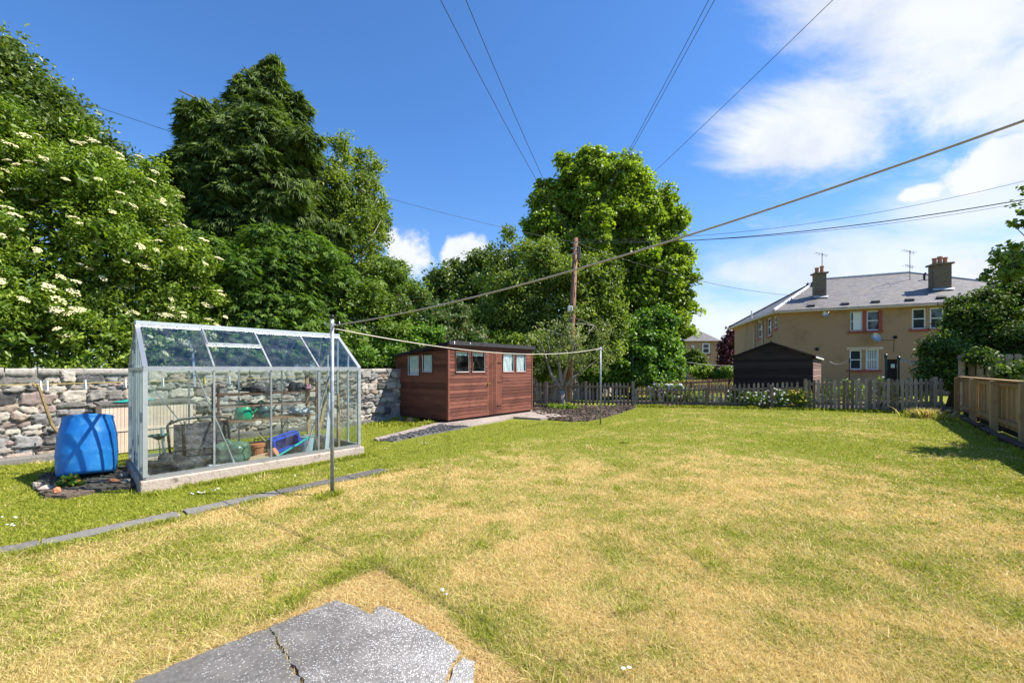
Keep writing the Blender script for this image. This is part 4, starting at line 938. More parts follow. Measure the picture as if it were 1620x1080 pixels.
# ================================================================= LARGE HOUSE
HA = Vector((17.4, 29.7, 0)); HZ = 5.2
e1 = Vector((.882, -.471, 0)); HL = 13.2; HBl = Vector((20.0, 40.9, 0)); e2v = HBl-HA; HWd = e2v.length; e2 = e2v.normalized()
HR = HA+e1*HL; nF = e1.cross(Zv)
if nF.y > 0: nF = -nF
nS_ = e2.cross(Zv)
if nS_.x > 0: nS_ = -nS_
house = thing('large_house', 'large tan rendered two storey house with grey slate hipped roof and two chimneys', 'house', HA+e1*HL/2+e2*HWd/2)
def fz(u, v): p = hit(u, v, HA, nF); return (p-HA).dot(e1), p.z
def sz(u, v):
    p = hit(u, v, HA, nS_); return (p-HA).dot(e2), p.z
def rect(fn, u0, u1, v0, v1):
    a, zt = fn(u0, (v0+v1)/2)[0], fn((u0+u1)/2, v0)[1]; c, zb_ = fn(u1, (v0+v1)/2)[0], fn((u0+u1)/2, v1)[1]
    return min(a, c), max(a, c), zb_, zt
def cp(x, y): return 1140+x/3.857, 380+y/3.857
def wr(fn, x0, x1, y0, y1):
    (u0, v0), (u1, v1) = cp(x0, y0), cp(x1, y1); return rect(fn, u0, u1, v0, v1)
fwins = [wr(fz, 790, 866, 438, 558), wr(fz, 891, 975, 430, 553), wr(fz, 1168, 1253, 414, 540), wr(fz, 1277, 1362, 406, 530),
         wr(fz, 787, 861, 672, 795), wr(fz, 886, 967, 668, 792), wr(fz, 1262, 1340, 655, 780)]
fdoor = wr(fz, 1012, 1078, 726, 830); fdoor = (fdoor[0], fdoor[1], .1, fdoor[3])
# level each pair
def level(l, ids):
    z0 = sum(l[i][2] for i in ids)/len(ids); z1 = sum(l[i][3] for i in ids)/len(ids)
    for i in ids: l[i] = (l[i][0], l[i][1], z0, z1)
level(fwins, (0, 1, 2, 3)); level(fwins, (4, 5, 6))
swins = [wr(sz, 228, 256, 500, 598), wr(sz, 284, 311, 482, 588), wr(sz, 326, 342, 492, 566)]
swins = [(a, c, fwins[0][2] if i < 2 else fwins[0][2]+.4, fwins[0][3]) for i, (a, c, z0, z1) in enumerate(swins)]
def holed_wall(name, o, ax, L, nn, z1, holes, mat, dep=.16):
    xs_ = sorted({0, L, *[h_[0] for h_ in holes], *[h_[1] for h_ in holes]}); b = MB()
    for xa, xb in zip(xs_[:-1], xs_[1:]):
        zs = [0]; hs = sorted([h_ for h_ in holes if h_[0] <= xa+1e-6 and h_[1] >= xb-1e-6], key=lambda q: q[2])
        z = 0
        for h_ in hs: b.add([o+ax*xa+Zv*z, o+ax*xb+Zv*z, o+ax*xb+Zv*h_[2], o+ax*xa+Zv*h_[2]], [(0, 1, 2, 3)], .5); z = h_[3]
        b.add([o+ax*xa+Zv*z, o+ax*xb+Zv*z, o+ax*xb+Zv*z1, o+ax*xa+Zv*z1], [(0, 1, 2, 3)], .5)
    for (a, c, z0, zt) in holes:
        p = [o+ax*a+Zv*z0, o+ax*c+Zv*z0, o+ax*c+Zv*zt, o+ax*a+Zv*zt]; q_ = [x_-nn*dep for x_ in p]
        for i in range(4): j = (i+1) % 4; b.add([p[i], p[j], q_[j], q_[i]], [(0, 1, 2, 3)], .5)
    return b.build(name, mat, house)
holed_wall('front_wall', HA, e1, HL, nF, HZ, fwins+[fdoor], M['render'])
holed_wall('side_wall', HA, e2, HWd, nS_, HZ, swins, M['render'])
b = MB(); b.obox(HR-e1*.3, e1*.29, e2*HWd, Zv*HZ); b.obox(HBl-e2*.3+e1*.1, e1*(HL-.5), e2*.29, Zv*(HZ-.01)); b.build('rear_wall', M['render'], house)
def hwin(o, ax, nn, h_, sill, red=False, opened=False, curt=False):
    a, c, z0, z1 = h_; fo = o-nn*.10; w_ = c-a; b = MB(); f = .07
    pp = lambda x_, z_, d=0: fo+ax*x_+Zv*z_+nn*d
    b.obox(pp(a, z0), ax*w_, nn*.06, Zv*f); b.obox(pp(a, z1-f), ax*w_, nn*.06, Zv*f)
    b.obox(pp(a, z0+f), ax*f, nn*.06, Zv*(z1-z0-2*f)); b.obox(pp(c-f, z0+f), ax*f, nn*.06, Zv*(z1-z0-2*f)); b.obox(pp(a+f, (z0+z1)/2-.03, .003), ax*(w_-2*f), nn*.05, Zv*.06)
    wn = b.build('window', M['white'], house)
    b = MB(); b.obox(pp(a+f, z0+f, .012), ax*(w_-2*f), nn*.01, Zv*(z1-z0-2*f)); b.build('pane', M['darkglass'], wn)
    if opened:
        b = MB(); q0 = pp(c-f, z0+f, .06); b.obox(q0, ax*-(w_-.2)+nn*.12, nn*.03, Zv*(z1-z0-2*f)); b.build('open_sash', M['curtain'], wn)
    if curt:
        b = MB()
        for i in range(6): b.obox(pp(a+f+.02+i*.085, z0+f+.02, .023), ax*.05, nn*.006, Zv*(z1-z0-2*f-.04))
        b.build('curtain', M['curtain'], wn)
    if sill:
        b = MB(); b.obox(o+ax*(a-.12)+Zv*(z0-.14)+nn*.002, ax*(w_+.24), nn*.09, Zv*.137); b.build('sill', M['redpaint'], wn)
def surround(a, c, z0, z1, o, ax, nn, mat, w_=.12):
    b = MB(); b.obox(o+ax*(a-w_)+Zv*(z0)+nn*.003, ax*(w_-.002), nn*.025, Zv*(z1-z0)); b.obox(o+ax*(c+.002)+Zv*(z0)+nn*.003, ax*w_, nn*.025, Zv*(z1-z0)); b.build('window_surround', mat, house)
for i, h_ in enumerate(fwins): hwin(HA, e1, nF, h_, True, opened=(i == 0), curt=(i == 5))
a, c = fwins[0][1], fwins[1][0]; b = MB(); b.obox(HA+e1*(a+.003)+Zv*fwins[0][2]+nF*.003, e1*(c-a-.006), nF*.04, Zv*(fwins[0][3]-fwins[0][2])); b.build('red_mullion', M['redpaint'], house)
surround(fwins[1][1]-.0, fwins[1][1], fwins[1][2], fwins[1][3], HA, e1, nF, M['redpaint'], .09)
b = MB(); b.obox(HA+e1*(fwins[4][0]-.15)+Zv*(fwins[4][3]+.003)+nF*.003, e1*(fwins[5][1]-fwins[4][0]+.35), nF*.03, Zv*.16); b.build('lintel', M['cream'], house)
for h_ in swins: hwin(HA, e2, nS_, h_, True)
for h_ in swins[:2]: surround(h_[0], h_[1], h_[2], h_[3], HA, e2, nS_, M['redpaint'], .14)
b = MB(); a, c, z0, z1 = fdoor; b.obox(HA+e1*a-nF*.12, e1*(c-a), nF*.05, Zv*z1); dr = b.build('door', M['blackwood'], house)
b = MB()
for i in range(3): b.obox(HA+e1*(a+.22+i*.27)-nF*.07+Zv*(z1-.5), e1*.18, nF*.01, Zv*.22)
b.build('door_glass', M['frost'], dr)
# roof with real slopes and slate uv
P1r = HA+e1*4.3+e2*HWd*.5; P1r.z = 7.95; P2r = HA+e1*9.4+e2*HWd*.5; P2r.z = 7.95
# fit the left ridge end to the sight line through the hip peak
ov = .38; EA = HA-e1*ov-e2*ov+Zv*HZ; EB = HBl-e1*ov+e2*ov+Zv*HZ; ER = HR+e1*ov-e2*ov+Zv*HZ; EC = HR+e2v+e1*ov+e2*ov+Zv*HZ
def pix(p): return U0+FP*p.x/p.y, V0-FP*(p.z-H)/p.y
def roof_mesh(name, faces, mat, parent):
    me = bpy.data.meshes.new(name); o0 = Vector(parent_loc(parent)); vs = []; fs = []; uvs = []
    for f in faces:
        f = [Vector(p) for p in f]; nn = (f[1]-f[0]).cross(f[-1]-f[0]).normalized()
        if nn.z < 0: f.reverse(); nn = -nn
        h_ = Zv.cross(nn).normalized(); u_ = nn.cross(h_); b0 = len(vs); vs += [p-o0 for p in f]; fs.append(tuple(range(b0, len(vs)))); uvs += [(p.dot(h_), p.dot(u_)) for p in f]
    me.from_pydata(vs, [], fs); uvl = me.uv_layers.new(name='UVMap')
    for i, l in enumerate(me.loops): uvl.data[i].uv = uvs[l.vertex_index]
    me.materials.append(mat); o = bpy.data.objects.new(name, me); COL.objects.link(o); o.parent = parent
    so_ = o.modifiers.new('thick', 'SOLIDIFY'); so_.thickness = .08; return o
roof = roof_mesh('roof', [[EA, ER, P2r, P1r], [EA, P1r, EB], [EB, P1r, P2r, EC], [ER, EC, P2r]], M['slate'], house)
def roofpt(u, v): nn = (ER-EA).cross(P1r-EA).normalized(); return hit(u, v, EA, nn)
nRF = (ER-EA).cross(P1r-EA).normalized()
b = MB(); b.tube([EA+Zv*.04, P1r+Zv*.04], .10, 8); b.build('hip_flashing', M['lead'], roof)
b = MB(); b.tube([P1r+Zv*.04, P2r+Zv*.04], .09, 8); b.tube([P2r+Zv*.03, ER+Zv*.03], .06, 8); b.build('ridge_tiles', M['lead'], roof)
b = MB(); b.tube([P1r+Zv*.04, EB+Zv*.04], .07, 8); b.build('hip_tiles', M['slate'], roof)
b = MB(); b.bar(EA+Zv*-.1, ER+Zv*-.1, .12, .10); b.bar(EA+Zv*-.1, EB+Zv*-.1, .12, .10); b.build('gutter', M['cream'], house)
b = MB(); b.poly([EA-Zv*.16, ER-Zv*.16, HR-nF*.1+Zv*(HZ-.16), HA-nF*.1+Zv*(HZ-.16)], Zv*.03); b.poly([EA-Zv*.16, EB-Zv*.16, HBl+e1*.1+Zv*(HZ-.16), HA+e1*.1+Zv*(HZ-.16)], Zv*.028); b.build('soffit', M['cream'], house)
for x_ in (212, 262):
    u, v = cp(x_, 600); w_, _ = sz(u, v); b = MB(); o_ = HA+e2*w_+nS_*.07; b.tube([o_+nS_*.28+Zv*(HZ-.16), o_+nS_*.05+Zv*(HZ-.55), o_+Zv*(HZ-.8), o_+Zv*.05], .05, 8); b.build('downpipe', M['cream'], house)
u, v = cp(216, 470); w_, _ = sz(u, v); b = MB(); o_ = HA+e2*w_+nS_*.3; b.tube([o_+Zv*(HZ-.1), o_+Zv*(HZ+.65)], .05, 8); b.build('vent_pipe', M['white'], house)
for (x_, y_) in ((550, 399), (757, 388), (943, 375), (1150, 364), (1342, 351)):
    u, v = cp(x_, y_); p_ = roofpt(u, v); b = MB(); b.obox(p_-e1*.2+nRF*.0, e1*.4, nRF*.10, (P1r-EA).cross(e1).cross(e1).normalized()*-.0+Vector((0, 0, .0))+nRF.cross(e1)*-.22); b.build('roof_vent', M['felt'], roof)
for (x_, y0_, y1_) in ((1243, 240, 200), (1275, 238, 203), (528, 282, 262), (556, 283, 256)):
    u, v = cp(x_, y0_); p_ = roofpt(u, v); hh = (y0_-y1_)/3.857/FP*p_.y; b = MB(); b.tube([p_-Zv*.05, p_+Zv*hh*.8, p_+Zv*hh+e1*.08], .06, 8); b.build('soil_pipe', M['felt'], roof)
def chimney(x0, x1, yb, yt, capy, pots, wd_, label):
    u, v = cp((x0+x1)/2, yb); p_ = roofpt(u, v); sc_ = p_.y/FP/3.857; wpx = (x1-x0)*sc_; ztop = H-(cp(0, yt)[1]-V0)/FP*p_.y
    ch = MB(); a_ = wpx*.72; b_ = wpx*.55
    o_ = Vector((p_.x, p_.y, p_.z-.55))-e1*a_/2; ch.obox(o_, e1*a_, e2*b_, Zv*(ztop-p_.z+.55)); c_ = ch.build('chimney', M['chimrender'], roof, bevel=.01)
    b = MB(); b.obox(Vector((o_.x, o_.y, ztop+.002))-e1*.09-e2*.09, e1*(a_+.18), e2*(b_+.18), Zv*.10); b.build('cap', M['chimrender'], c_)
    for i in range(pots):
        b = MB(); q_ = Vector((o_.x, o_.y, ztop+.10))+e1*(a_*(i+.6)/(pots+.2))+e2*b_/2; b.lathe(q_, [(.12, 0), (.10, .25+.08*(i % 2)), (.13, .28+.08*(i % 2)), (.13, .36+.08*(i % 2))], seg=12); b.build('pot', M['terra'], c_)
    b = MB(); b.poly([Vector((o_.x, o_.y, 0))+Zv*(p_.z-.02)-e1*.1+nF*.2, Vector((o_.x, o_.y, 0))+Zv*(p_.z-.02)+e1*(a_+.1)+nF*.2, Vector((o_.x, o_.y, 0))+Zv*(p_.z+.09)+e1*(a_+.1)-nF*.0, Vector((o_.x, o_.y, 0))+Zv*(p_.z+.09)-e1*.1-nF*.0], nRF*.02); b.build('flashing', M['lead'], c_)
    return p_, o_, ztop
c1p, c1o, c1z = chimney(572, 652, 350, 205, 0, 2, 1, '')
c2p, c2o, c2z = chimney(1303, 1413, 303, 148, 0, 3, 1, '')
def aerial(base, h_, name='aerial'):
    b = MB(); b.tube([base, base+Zv*h_], .02, 6)
    for zz_, l in ((h_-.1, .85), (h_-1.05, .6)):
        if zz_ < .6: continue
        d_ = (e1*.8+e2*.6).normalized(); b.tube([base+Zv*(zz_+.08)-d_*l*.6, base+Zv*(zz_-.04)+d_*l*.4], .013, 5)
        for i in range(4): q_ = base+Zv*(zz_+.08-.12*i/3)+d_*l*(i/3-.6); b.tube([q_-e2*.2+e1*.06, q_+e2*.2-e1*.06-Zv*.02], .008, 4); b.tube([q_-Zv*(.04+.03*i), q_+Zv*(.04+.03*i)], .007, 4)
    b.build(name, M['wire'], roof)
aerial(c1o+Zv*(c1z+.05-c1o.z)+e1*.45+e2*.2, 1.35); u, v = cp(1155, 242); aerial(roofpt(u, v), (242-62)/3.857/FP*roofpt(u, v).y)
def dish(x_, y_, r_, nm='satellite_dish'):
    u, v = cp(x_, y_); p_ = hit(u, v, HA, nF)+nF*.25; b = MB(); axd = (nF*.8+e1*.5+Zv*.3).normalized(); b.lathe(p_, [(.02, 0), (r_*.6, .03), (r_, .10), (r_*.98, .11), (r_*.55, .045), (.02, .015)], axis=axd, seg=20); b.tube([p_, p_-nF*.24-Zv*.1], .02, 6); b.tube([p_-Zv*r_, p_+axd*.4], .012, 5); b.build(nm, M['alu'], house)
dish(935, 597, .30); dish(628, 458, .2)
b = MB(); u, v = cp(588, 664); p_ = hit(u, v, HA, nF); b.lathe(p_+nF*.002, [(.11, 0), (.11, .06)], axis=nF, seg=14); u, v = cp(1065, 592); p_ = hit(u, v, HA, nF); b.lathe(p_+nF*.002, [(.1, 0), (.1, .05)], axis=nF, seg=14); b.build('wall_vent', M['felt'], house)
for (x_, y_) in ((1010, 612),): 
    b = MB(); q0 = hit(*cp(925, 606), HA, nF)+nF*.02; q1 = hit(*cp(1060, 610), HA, nF)+nF*.02; q2 = hit(*cp(1055, 680), HA, nF)+nF*.02; b.tube([q0, q1, q2], .012, 5); b.build('wall_cable', M['wire'], house)

# ================================================================= SECOND HOUSE
JB = Vector((27.2, 60, 0)); j1 = Vector((-.95, .12, 0)).normalized(); j2 = Vector((.42, .9, 0)).normalized(); h2o = thing('distant_house', 'smaller distant tan house with brown hipped roof beside the big tree', 'house', JB+j1*6)
b = MB(); b.obox(JB, j1*14, j2*9, Zv*5.2); b.build('wall', M['render'], h2o)
r0 = JB-j1*.4-j2*.4+Zv*5.1; r1 = r0+j1*14.8; r2 = r1+j2*9.8; r3 = r0+j2*9.8; t0_ = r0+j1*5+j2*4.9+Zv*2.7; t1_ = r0+j1*10+j2*4.9+Zv*2.7
rr = roof_mesh('roof', [[r0, r1, t1_, t0_], [r1, r2, t1_], [r2, r3, t0_, t1_], [r3, r0, t0_]], M['slate'], h2o)
b = MB(); q_ = P(1079, 530, 62); b.obox(Vector((q_.x-.45, q_.y, 5.4)), (.9, 0, 0), (0, .8, 0), (0, 0, 3.1)); b.obox(Vector((q_.x-.52, q_.y-.08, 8.5)), (1.04, 0, 0), (0, .96, 0), (0, 0, .14)); c_ = b.build('chimney', M['chimrender'], rr)
b = MB(); b.lathe(Vector((q_.x-.15, q_.y+.4, 8.64)), [(.16, 0), (.14, .5)], seg=10); b.lathe(Vector((q_.x+.2, q_.y+.4, 8.64)), [(.16, 0), (.14, .35)], seg=10); b.build('pot', M['terra'], c_)
nj = j1.cross(Zv); nj = -nj if nj.y > 0 else nj
def jwin(u0, u1, v0, v1):
    a = hit(u0, (v0+v1)/2, JB, nj); c = hit(u1, (v0+v1)/2, JB, nj); zt = hit((u0+u1)/2, v0, JB, nj).z; zb_ = hit((u0+u1)/2, v1, JB, nj).z
    o_ = Vector((a.x, a.y, zb_))+nj*.01; d_ = Vector((c.x-a.x, c.y-a.y, 0)); l_ = d_.length; d_ = d_.normalized()
    b = MB(); f = .12
    b.obox(o_, d_*l_, nj*.06, Zv*f); b.obox(o_+Zv*(zt-zb_-f), d_*l_, nj*.06, Zv*f); b.obox(o_+Zv*f, d_*f, nj*.06, Zv*(zt-zb_-2*f)); b.obox(o_+Zv*f+d_*(l_-f), d_*f, nj*.06, Zv*(zt-zb_-2*f)); b.obox(o_+Zv*((zt-zb_)/2-.05)+d_*f, d_*(l_-2*f), nj*.05, Zv*.1)
    wn = b.build('window', M['white'], h2o); b = MB(); b.obox(o_+Zv*f+d_*f, d_*(l_-2*f), nj*.03, Zv*(zt-zb_-2*f)); b.build('pane', M['darkglass'], wn)
    b = MB(); b.obox(o_-Zv*.22-d_*.15, d_*(l_+.3), nj*.1, Zv*.2); b.build('sill', M['redpaint'], wn)
jwin(1111, 1122.5, 543, 559); jwin(1094, 1098, 546, 556); jwin(1112, 1123, 576, 589)
# ================================================================= VEGETATION
def leaf_quads(c, a, n_, L, Wd, fold=.18):
    """c centres, a long axes, n normals (all Nx3), L and Wd lengths -> verts, tris (folded diamond leaf)"""
    b_ = np.cross(n_, a); b_ /= np.linalg.norm(b_, axis=1)[:, None]+1e-9
    L = L[:, None]; Wd = Wd[:, None]
    p0 = c-a*L*.5; p2 = c+a*L*.5-n_*L*.08; p1 = c+b_*Wd*.5+n_*Wd*fold-a*L*.05; p3 = c-b_*Wd*.5+n_*Wd*fold-a*L*.05
    v = np.stack([p0, p1, p2, p3], 1).reshape(-1, 3); k_ = np.arange(len(c))*4
    t = np.stack([np.stack([k_, k_+1, k_+2], 1), np.stack([k_, k_+2, k_+3], 1)], 1).reshape(-1, 3)
    return v, t
def unit(x): return x/(np.linalg.norm(x, axis=1)[:, None]+1e-9)
CAM = np.array([0, 0, H])
def rough(lobes, per=7, lo=.22, hi=.42, shrink=.90):
    o = []
    for l in lobes:
        l = np.array(l, float); o.append(tuple(np.concatenate([l[:3], l[3:6]*shrink])))
        d = unit(RNG.normal(size=(per, 3))); d[:, 1] = -abs(d[:, 1])*.8 + RNG.normal(size=per)*.3; d = unit(d)
        for k_ in range(per):
            f = RNG.uniform(lo, hi); c_ = l[:3]+d[k_]*l[3:6]*RNG.uniform(.78, 1.0); r_ = l[3:6]*f
            r_ = np.array([r_[0], max(r_.mean(), .2), r_[2]]); o.append((*c_, *np.maximum(r_, .12)))
    return o
def crown_points(lobes, nclump, cr, nper, shell=.55, flat=.75, back=.35, jit=.5):
    L = np.array(lobes, float); area = L[:, 3]*L[:, 5]; pk = RNG.choice(len(L), nclump*3, p=area/area.sum())
    d = unit(RNG.normal(size=(len(pk), 3))); rad = 1-(1-shell)*RNG.random(len(pk))**1.6
    c = L[pk, :3]+d*L[pk, 3:6]*rad[:, None]
    tocam = unit(CAM-L[pk, :3]); keep = ((d*tocam).sum(1) > -.15) | (RNG.random(len(pk)) < back)
    keep &= c[:, 2] > .05
    for l in L:                                     # drop what lies deep inside other lobes
        e = (((c-l[:3])/l[3:6])**2).sum(1); keep &= ~((e < .35) & (RNG.random(len(c)) < .8))
    c = c[keep][:nclump]; d = d[keep][:nclump]; r = cr*RNG.uniform(.55, 1.35, len(c))
    n_ = len(c); k_ = RNG.poisson(nper, n_)+3; idx = np.repeat(np.arange(n_), k_)
    dd = unit(RNG.normal(size=(len(idx), 3))); dd[:, 2] *= flat
    p = c[idx]+dd*(r[idx]*RNG.random(len(idx))**(jit))[:, None]
    crn = RNG.random(n_)
    return p, dd, d[idx], crn[idx], idx, c
def crown(name, parent, mat, lobes, nclump, cr, nper, leafL, leafW, up=.7, outw=.6, rand=.6, droop=.2, core=.18, **kw):
    if len(lobes) > 3: lobes = rough(lobes)
    p, dd, out, crn, idx, cs = crown_points(lobes, nclump, cr, nper, **kw)
    L = np.array(lobes, float); nc = int(len(p)*core); pk = RNG.choice(len(L), nc, p=(L[:, 3]*L[:, 5])/(L[:, 3]*L[:, 5]).sum())
    ci = L[pk, :3]+unit(RNG.normal(size=(nc, 3)))*L[pk, 3:6]*(RNG.random(nc)**.5*.82)[:, None]
    sizes = leafL*RNG.uniform(.6, 1.3, len(p)); sizes = np.concatenate([sizes, leafL*1.9*RNG.uniform(.8, 1.3, nc)])
    allp = np.concatenate([p, ci]); out2 = np.concatenate([dd*.5+out*.5, unit(RNG.normal(size=(nc, 3)))])
    keep = allp[:, 2] > .02; allp = allp[keep]; out2 = out2[keep]; sizes = sizes[keep]
    n_ = unit(out2*outw+np.array([0, 0, up])+RNG.normal(size=allp.shape)*rand)
    a = RNG.normal(size=allp.shape)+out2*.6; a[:, 2] -= droop; a = unit(a-n_*(a*n_).sum(1)[:, None])
    rn = np.concatenate([crn*.5+RNG.random(len(p))*.5, RNG.random(nc)*.6])[keep]  # core leaves kept to darker tones, painting shade inside the crown
    v, t = leaf_quads(allp, a, n_, sizes, sizes*leafW/leafL)
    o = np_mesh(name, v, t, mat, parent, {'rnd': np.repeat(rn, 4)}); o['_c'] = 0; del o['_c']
    return o, cs
def lb(u, v, ru, rv, Y=None, c=None, dep=.8):
    if Y is None: Y = Yc(u, c)
    p = P(u, v, Y); rx = ru/FP*Y; rz = rv/FP*Y
    return (p.x, p.y, p.z, rx, max(rx, rz*.6)*dep, rz)
def trunk_mb(base, top, r0, cs, nlimb, bend=.3, lr=.3, seg=8, start=.3):
    base, top = Vector(base), Vector(top); b = MB(); mid = base.lerp(top, .5)+Vector((random.uniform(-bend, bend), random.uniform(-bend, bend), 0))*.5
    pts = [base, base.lerp(mid, .5)+Vector((random.uniform(-bend, bend)*.2, 0, 0)), mid, mid.lerp(top, .5), top]; b.tube(pts, [r0*1.15, r0*.9, r0*.7, r0*.45, r0*.15], seg)
    for i in range(nlimb):
        f = random.uniform(start, .95); j = f*4; k_ = min(3, int(j)); p0 = pts[k_].lerp(pts[k_+1], j-k_); tgt = Vector(cs[random.randrange(len(cs))])
        m_ = p0.lerp(tgt, .5)+Zv*(tgt-p0).length*.12; rr = r0*lr*(1.1-f*.6); b.tube([p0, m_, p0.lerp(tgt, .95)], [rr, rr*.6, rr*.2], 6)
    return b
def tree(name, label, cat, mat, lobes, base, trunktop, r0, nlimb=12, bark='bark', grp=None, part='crown', tpart='trunk', **kw):
    t = thing(name, label, cat, base, grp); o, cs = crown(part, t, mat, lobes, **kw)
    trunk_mb(base, trunktop, r0, cs, nlimb).build(tpart, M[bark], t, smooth=True); return t, cs
def q(u, c): Y = Yc(u, c); return Vector(((u-U0)/FP*Y, Y, 0))

# ---- elder with cream umbels
EL = [lb(u, v, a, b_, c=c) for (u, v, a, b_, c) in ((20, 440, 120, 120, -12.3), (130, 380, 115, 125, -12.5), (40, 290, 85, 90, -12.8), (235, 445, 100, 110, -12.5), (190, 320, 75, 70, -12.8),
      (290, 480, 70, 65, -12.2), (20, 540, 110, 60, -11.9), (150, 535, 120, 60, -11.9), (265, 545, 85, 45, -11.8), (120, 250, 55, 55, -13.2), (-80, 400, 110, 150, -12.3), (-90, 250, 90, 100, -12.6), (245, 320, 38, 35, -12.8), (320, 430, 32, 35, -12.4))]
t, cs = tree('elder_tree', 'big elder covered in flat cream blossom heads behind the wall at left', 'tree', M['L_elder'], EL, q(120, -12.6), P(120, 330, Yc(120, -12.6)), .16, 14,
             nclump=1600, cr=.23, nper=56, leafL=.085, leafW=.04, droop=.5, rand=.65)
# umbels: flat domes of tiny blossoms on the outside, facing up and out
um = MB(); cand = [c for c in cs]; random.shuffle(cand); nU = 0
for c in cand:
    uu, vv = pix(Vector(c))
    if not (-40 < uu < 345 and 230 < vv < 560): continue
    if random.random() > .30: continue
    L0 = min(EL, key=lambda l: ((c[0]-l[0])/l[3])**2+((c[1]-l[1])/l[4])**2+((c[2]-l[2])/l[5])**2)
    d_ = Vector((c[0]-L0[0], c[1]-L0[1], c[2]-L0[2])).normalized(); toc = (Vector((0, 0, H))-Vector(c)).normalized()
    if d_.dot(toc) < .1: continue
    p_ = Vector(c)+(d_+toc*.6+Zv*.35).normalized()*.28; axu = (Zv+d_*.5+toc*.25+Vector((random.uniform(-.3, .3), random.uniform(-.3, .3), 0))).normalized(); r_ = random.uniform(.045, .11)
    e_ = axu.orthogonal().normalized(); f_ = axu.cross(e_)
    for _ in range(34):
        a_ = random.uniform(0, 6.28); q_ = r_*math.sqrt(random.random()); s_ = random.uniform(.012, .02); o_ = p_+(e_*math.cos(a_)+f_*math.sin(a_))*q_+axu*(-.25*q_*q_/r_+random.uniform(-.006, .006))
        um.lathe(o_, [(s_*.4, -s_*.3), (s_, 0), (s_*.5, s_*.35)], axis=axu, seg=5)
    nU += 1
um.build('blossom', M['umbel'], t)
GY = [lb(u, v, a, b_, c=-11.75) for (u, v, a, b_) in ((215, 425, 40, 26), (250, 480, 52, 34), (200, 535, 46, 26), (305, 425, 26, 20), (160, 480, 34, 20), (285, 545, 40, 22), (300, 470, 30, 24))]
tree('golden_shrub', 'yellow green leaved shrub mixed into the lower right of the elder', 'shrub', M['L_light'], GY, q(240, -11.75), P(240, 480, Yc(240, -11.75)), .06, 10, part='foliage', tpart='stem', nclump=330, cr=.2, nper=24, leafL=.075, leafW=.045, rand=.8, core=.0)
# ---- tall holly behind it
HO = [lb(u, v, a, b_, c=-14.2) for (u, v, a, b_) in ((5, 115, 45, 55), (30, 160, 70, 70), (75, 215, 75, 75), (130, 275, 65, 70), (0, 240, 90, 100), (175, 330, 50, 60), (-90, 200, 90, 130), (100, 175, 35, 35))]
tree('holly_tree', 'tall dark glossy holly rising above the elder in the top left corner', 'tree', M['L_holly'], HO, q(40, -14.2), P(30, 140, Yc(30, -14.2)), .2, 14,
     nclump=900, cr=.38, nper=32, leafL=.10, leafW=.055, rand=.8, up=.4, shell=.45)
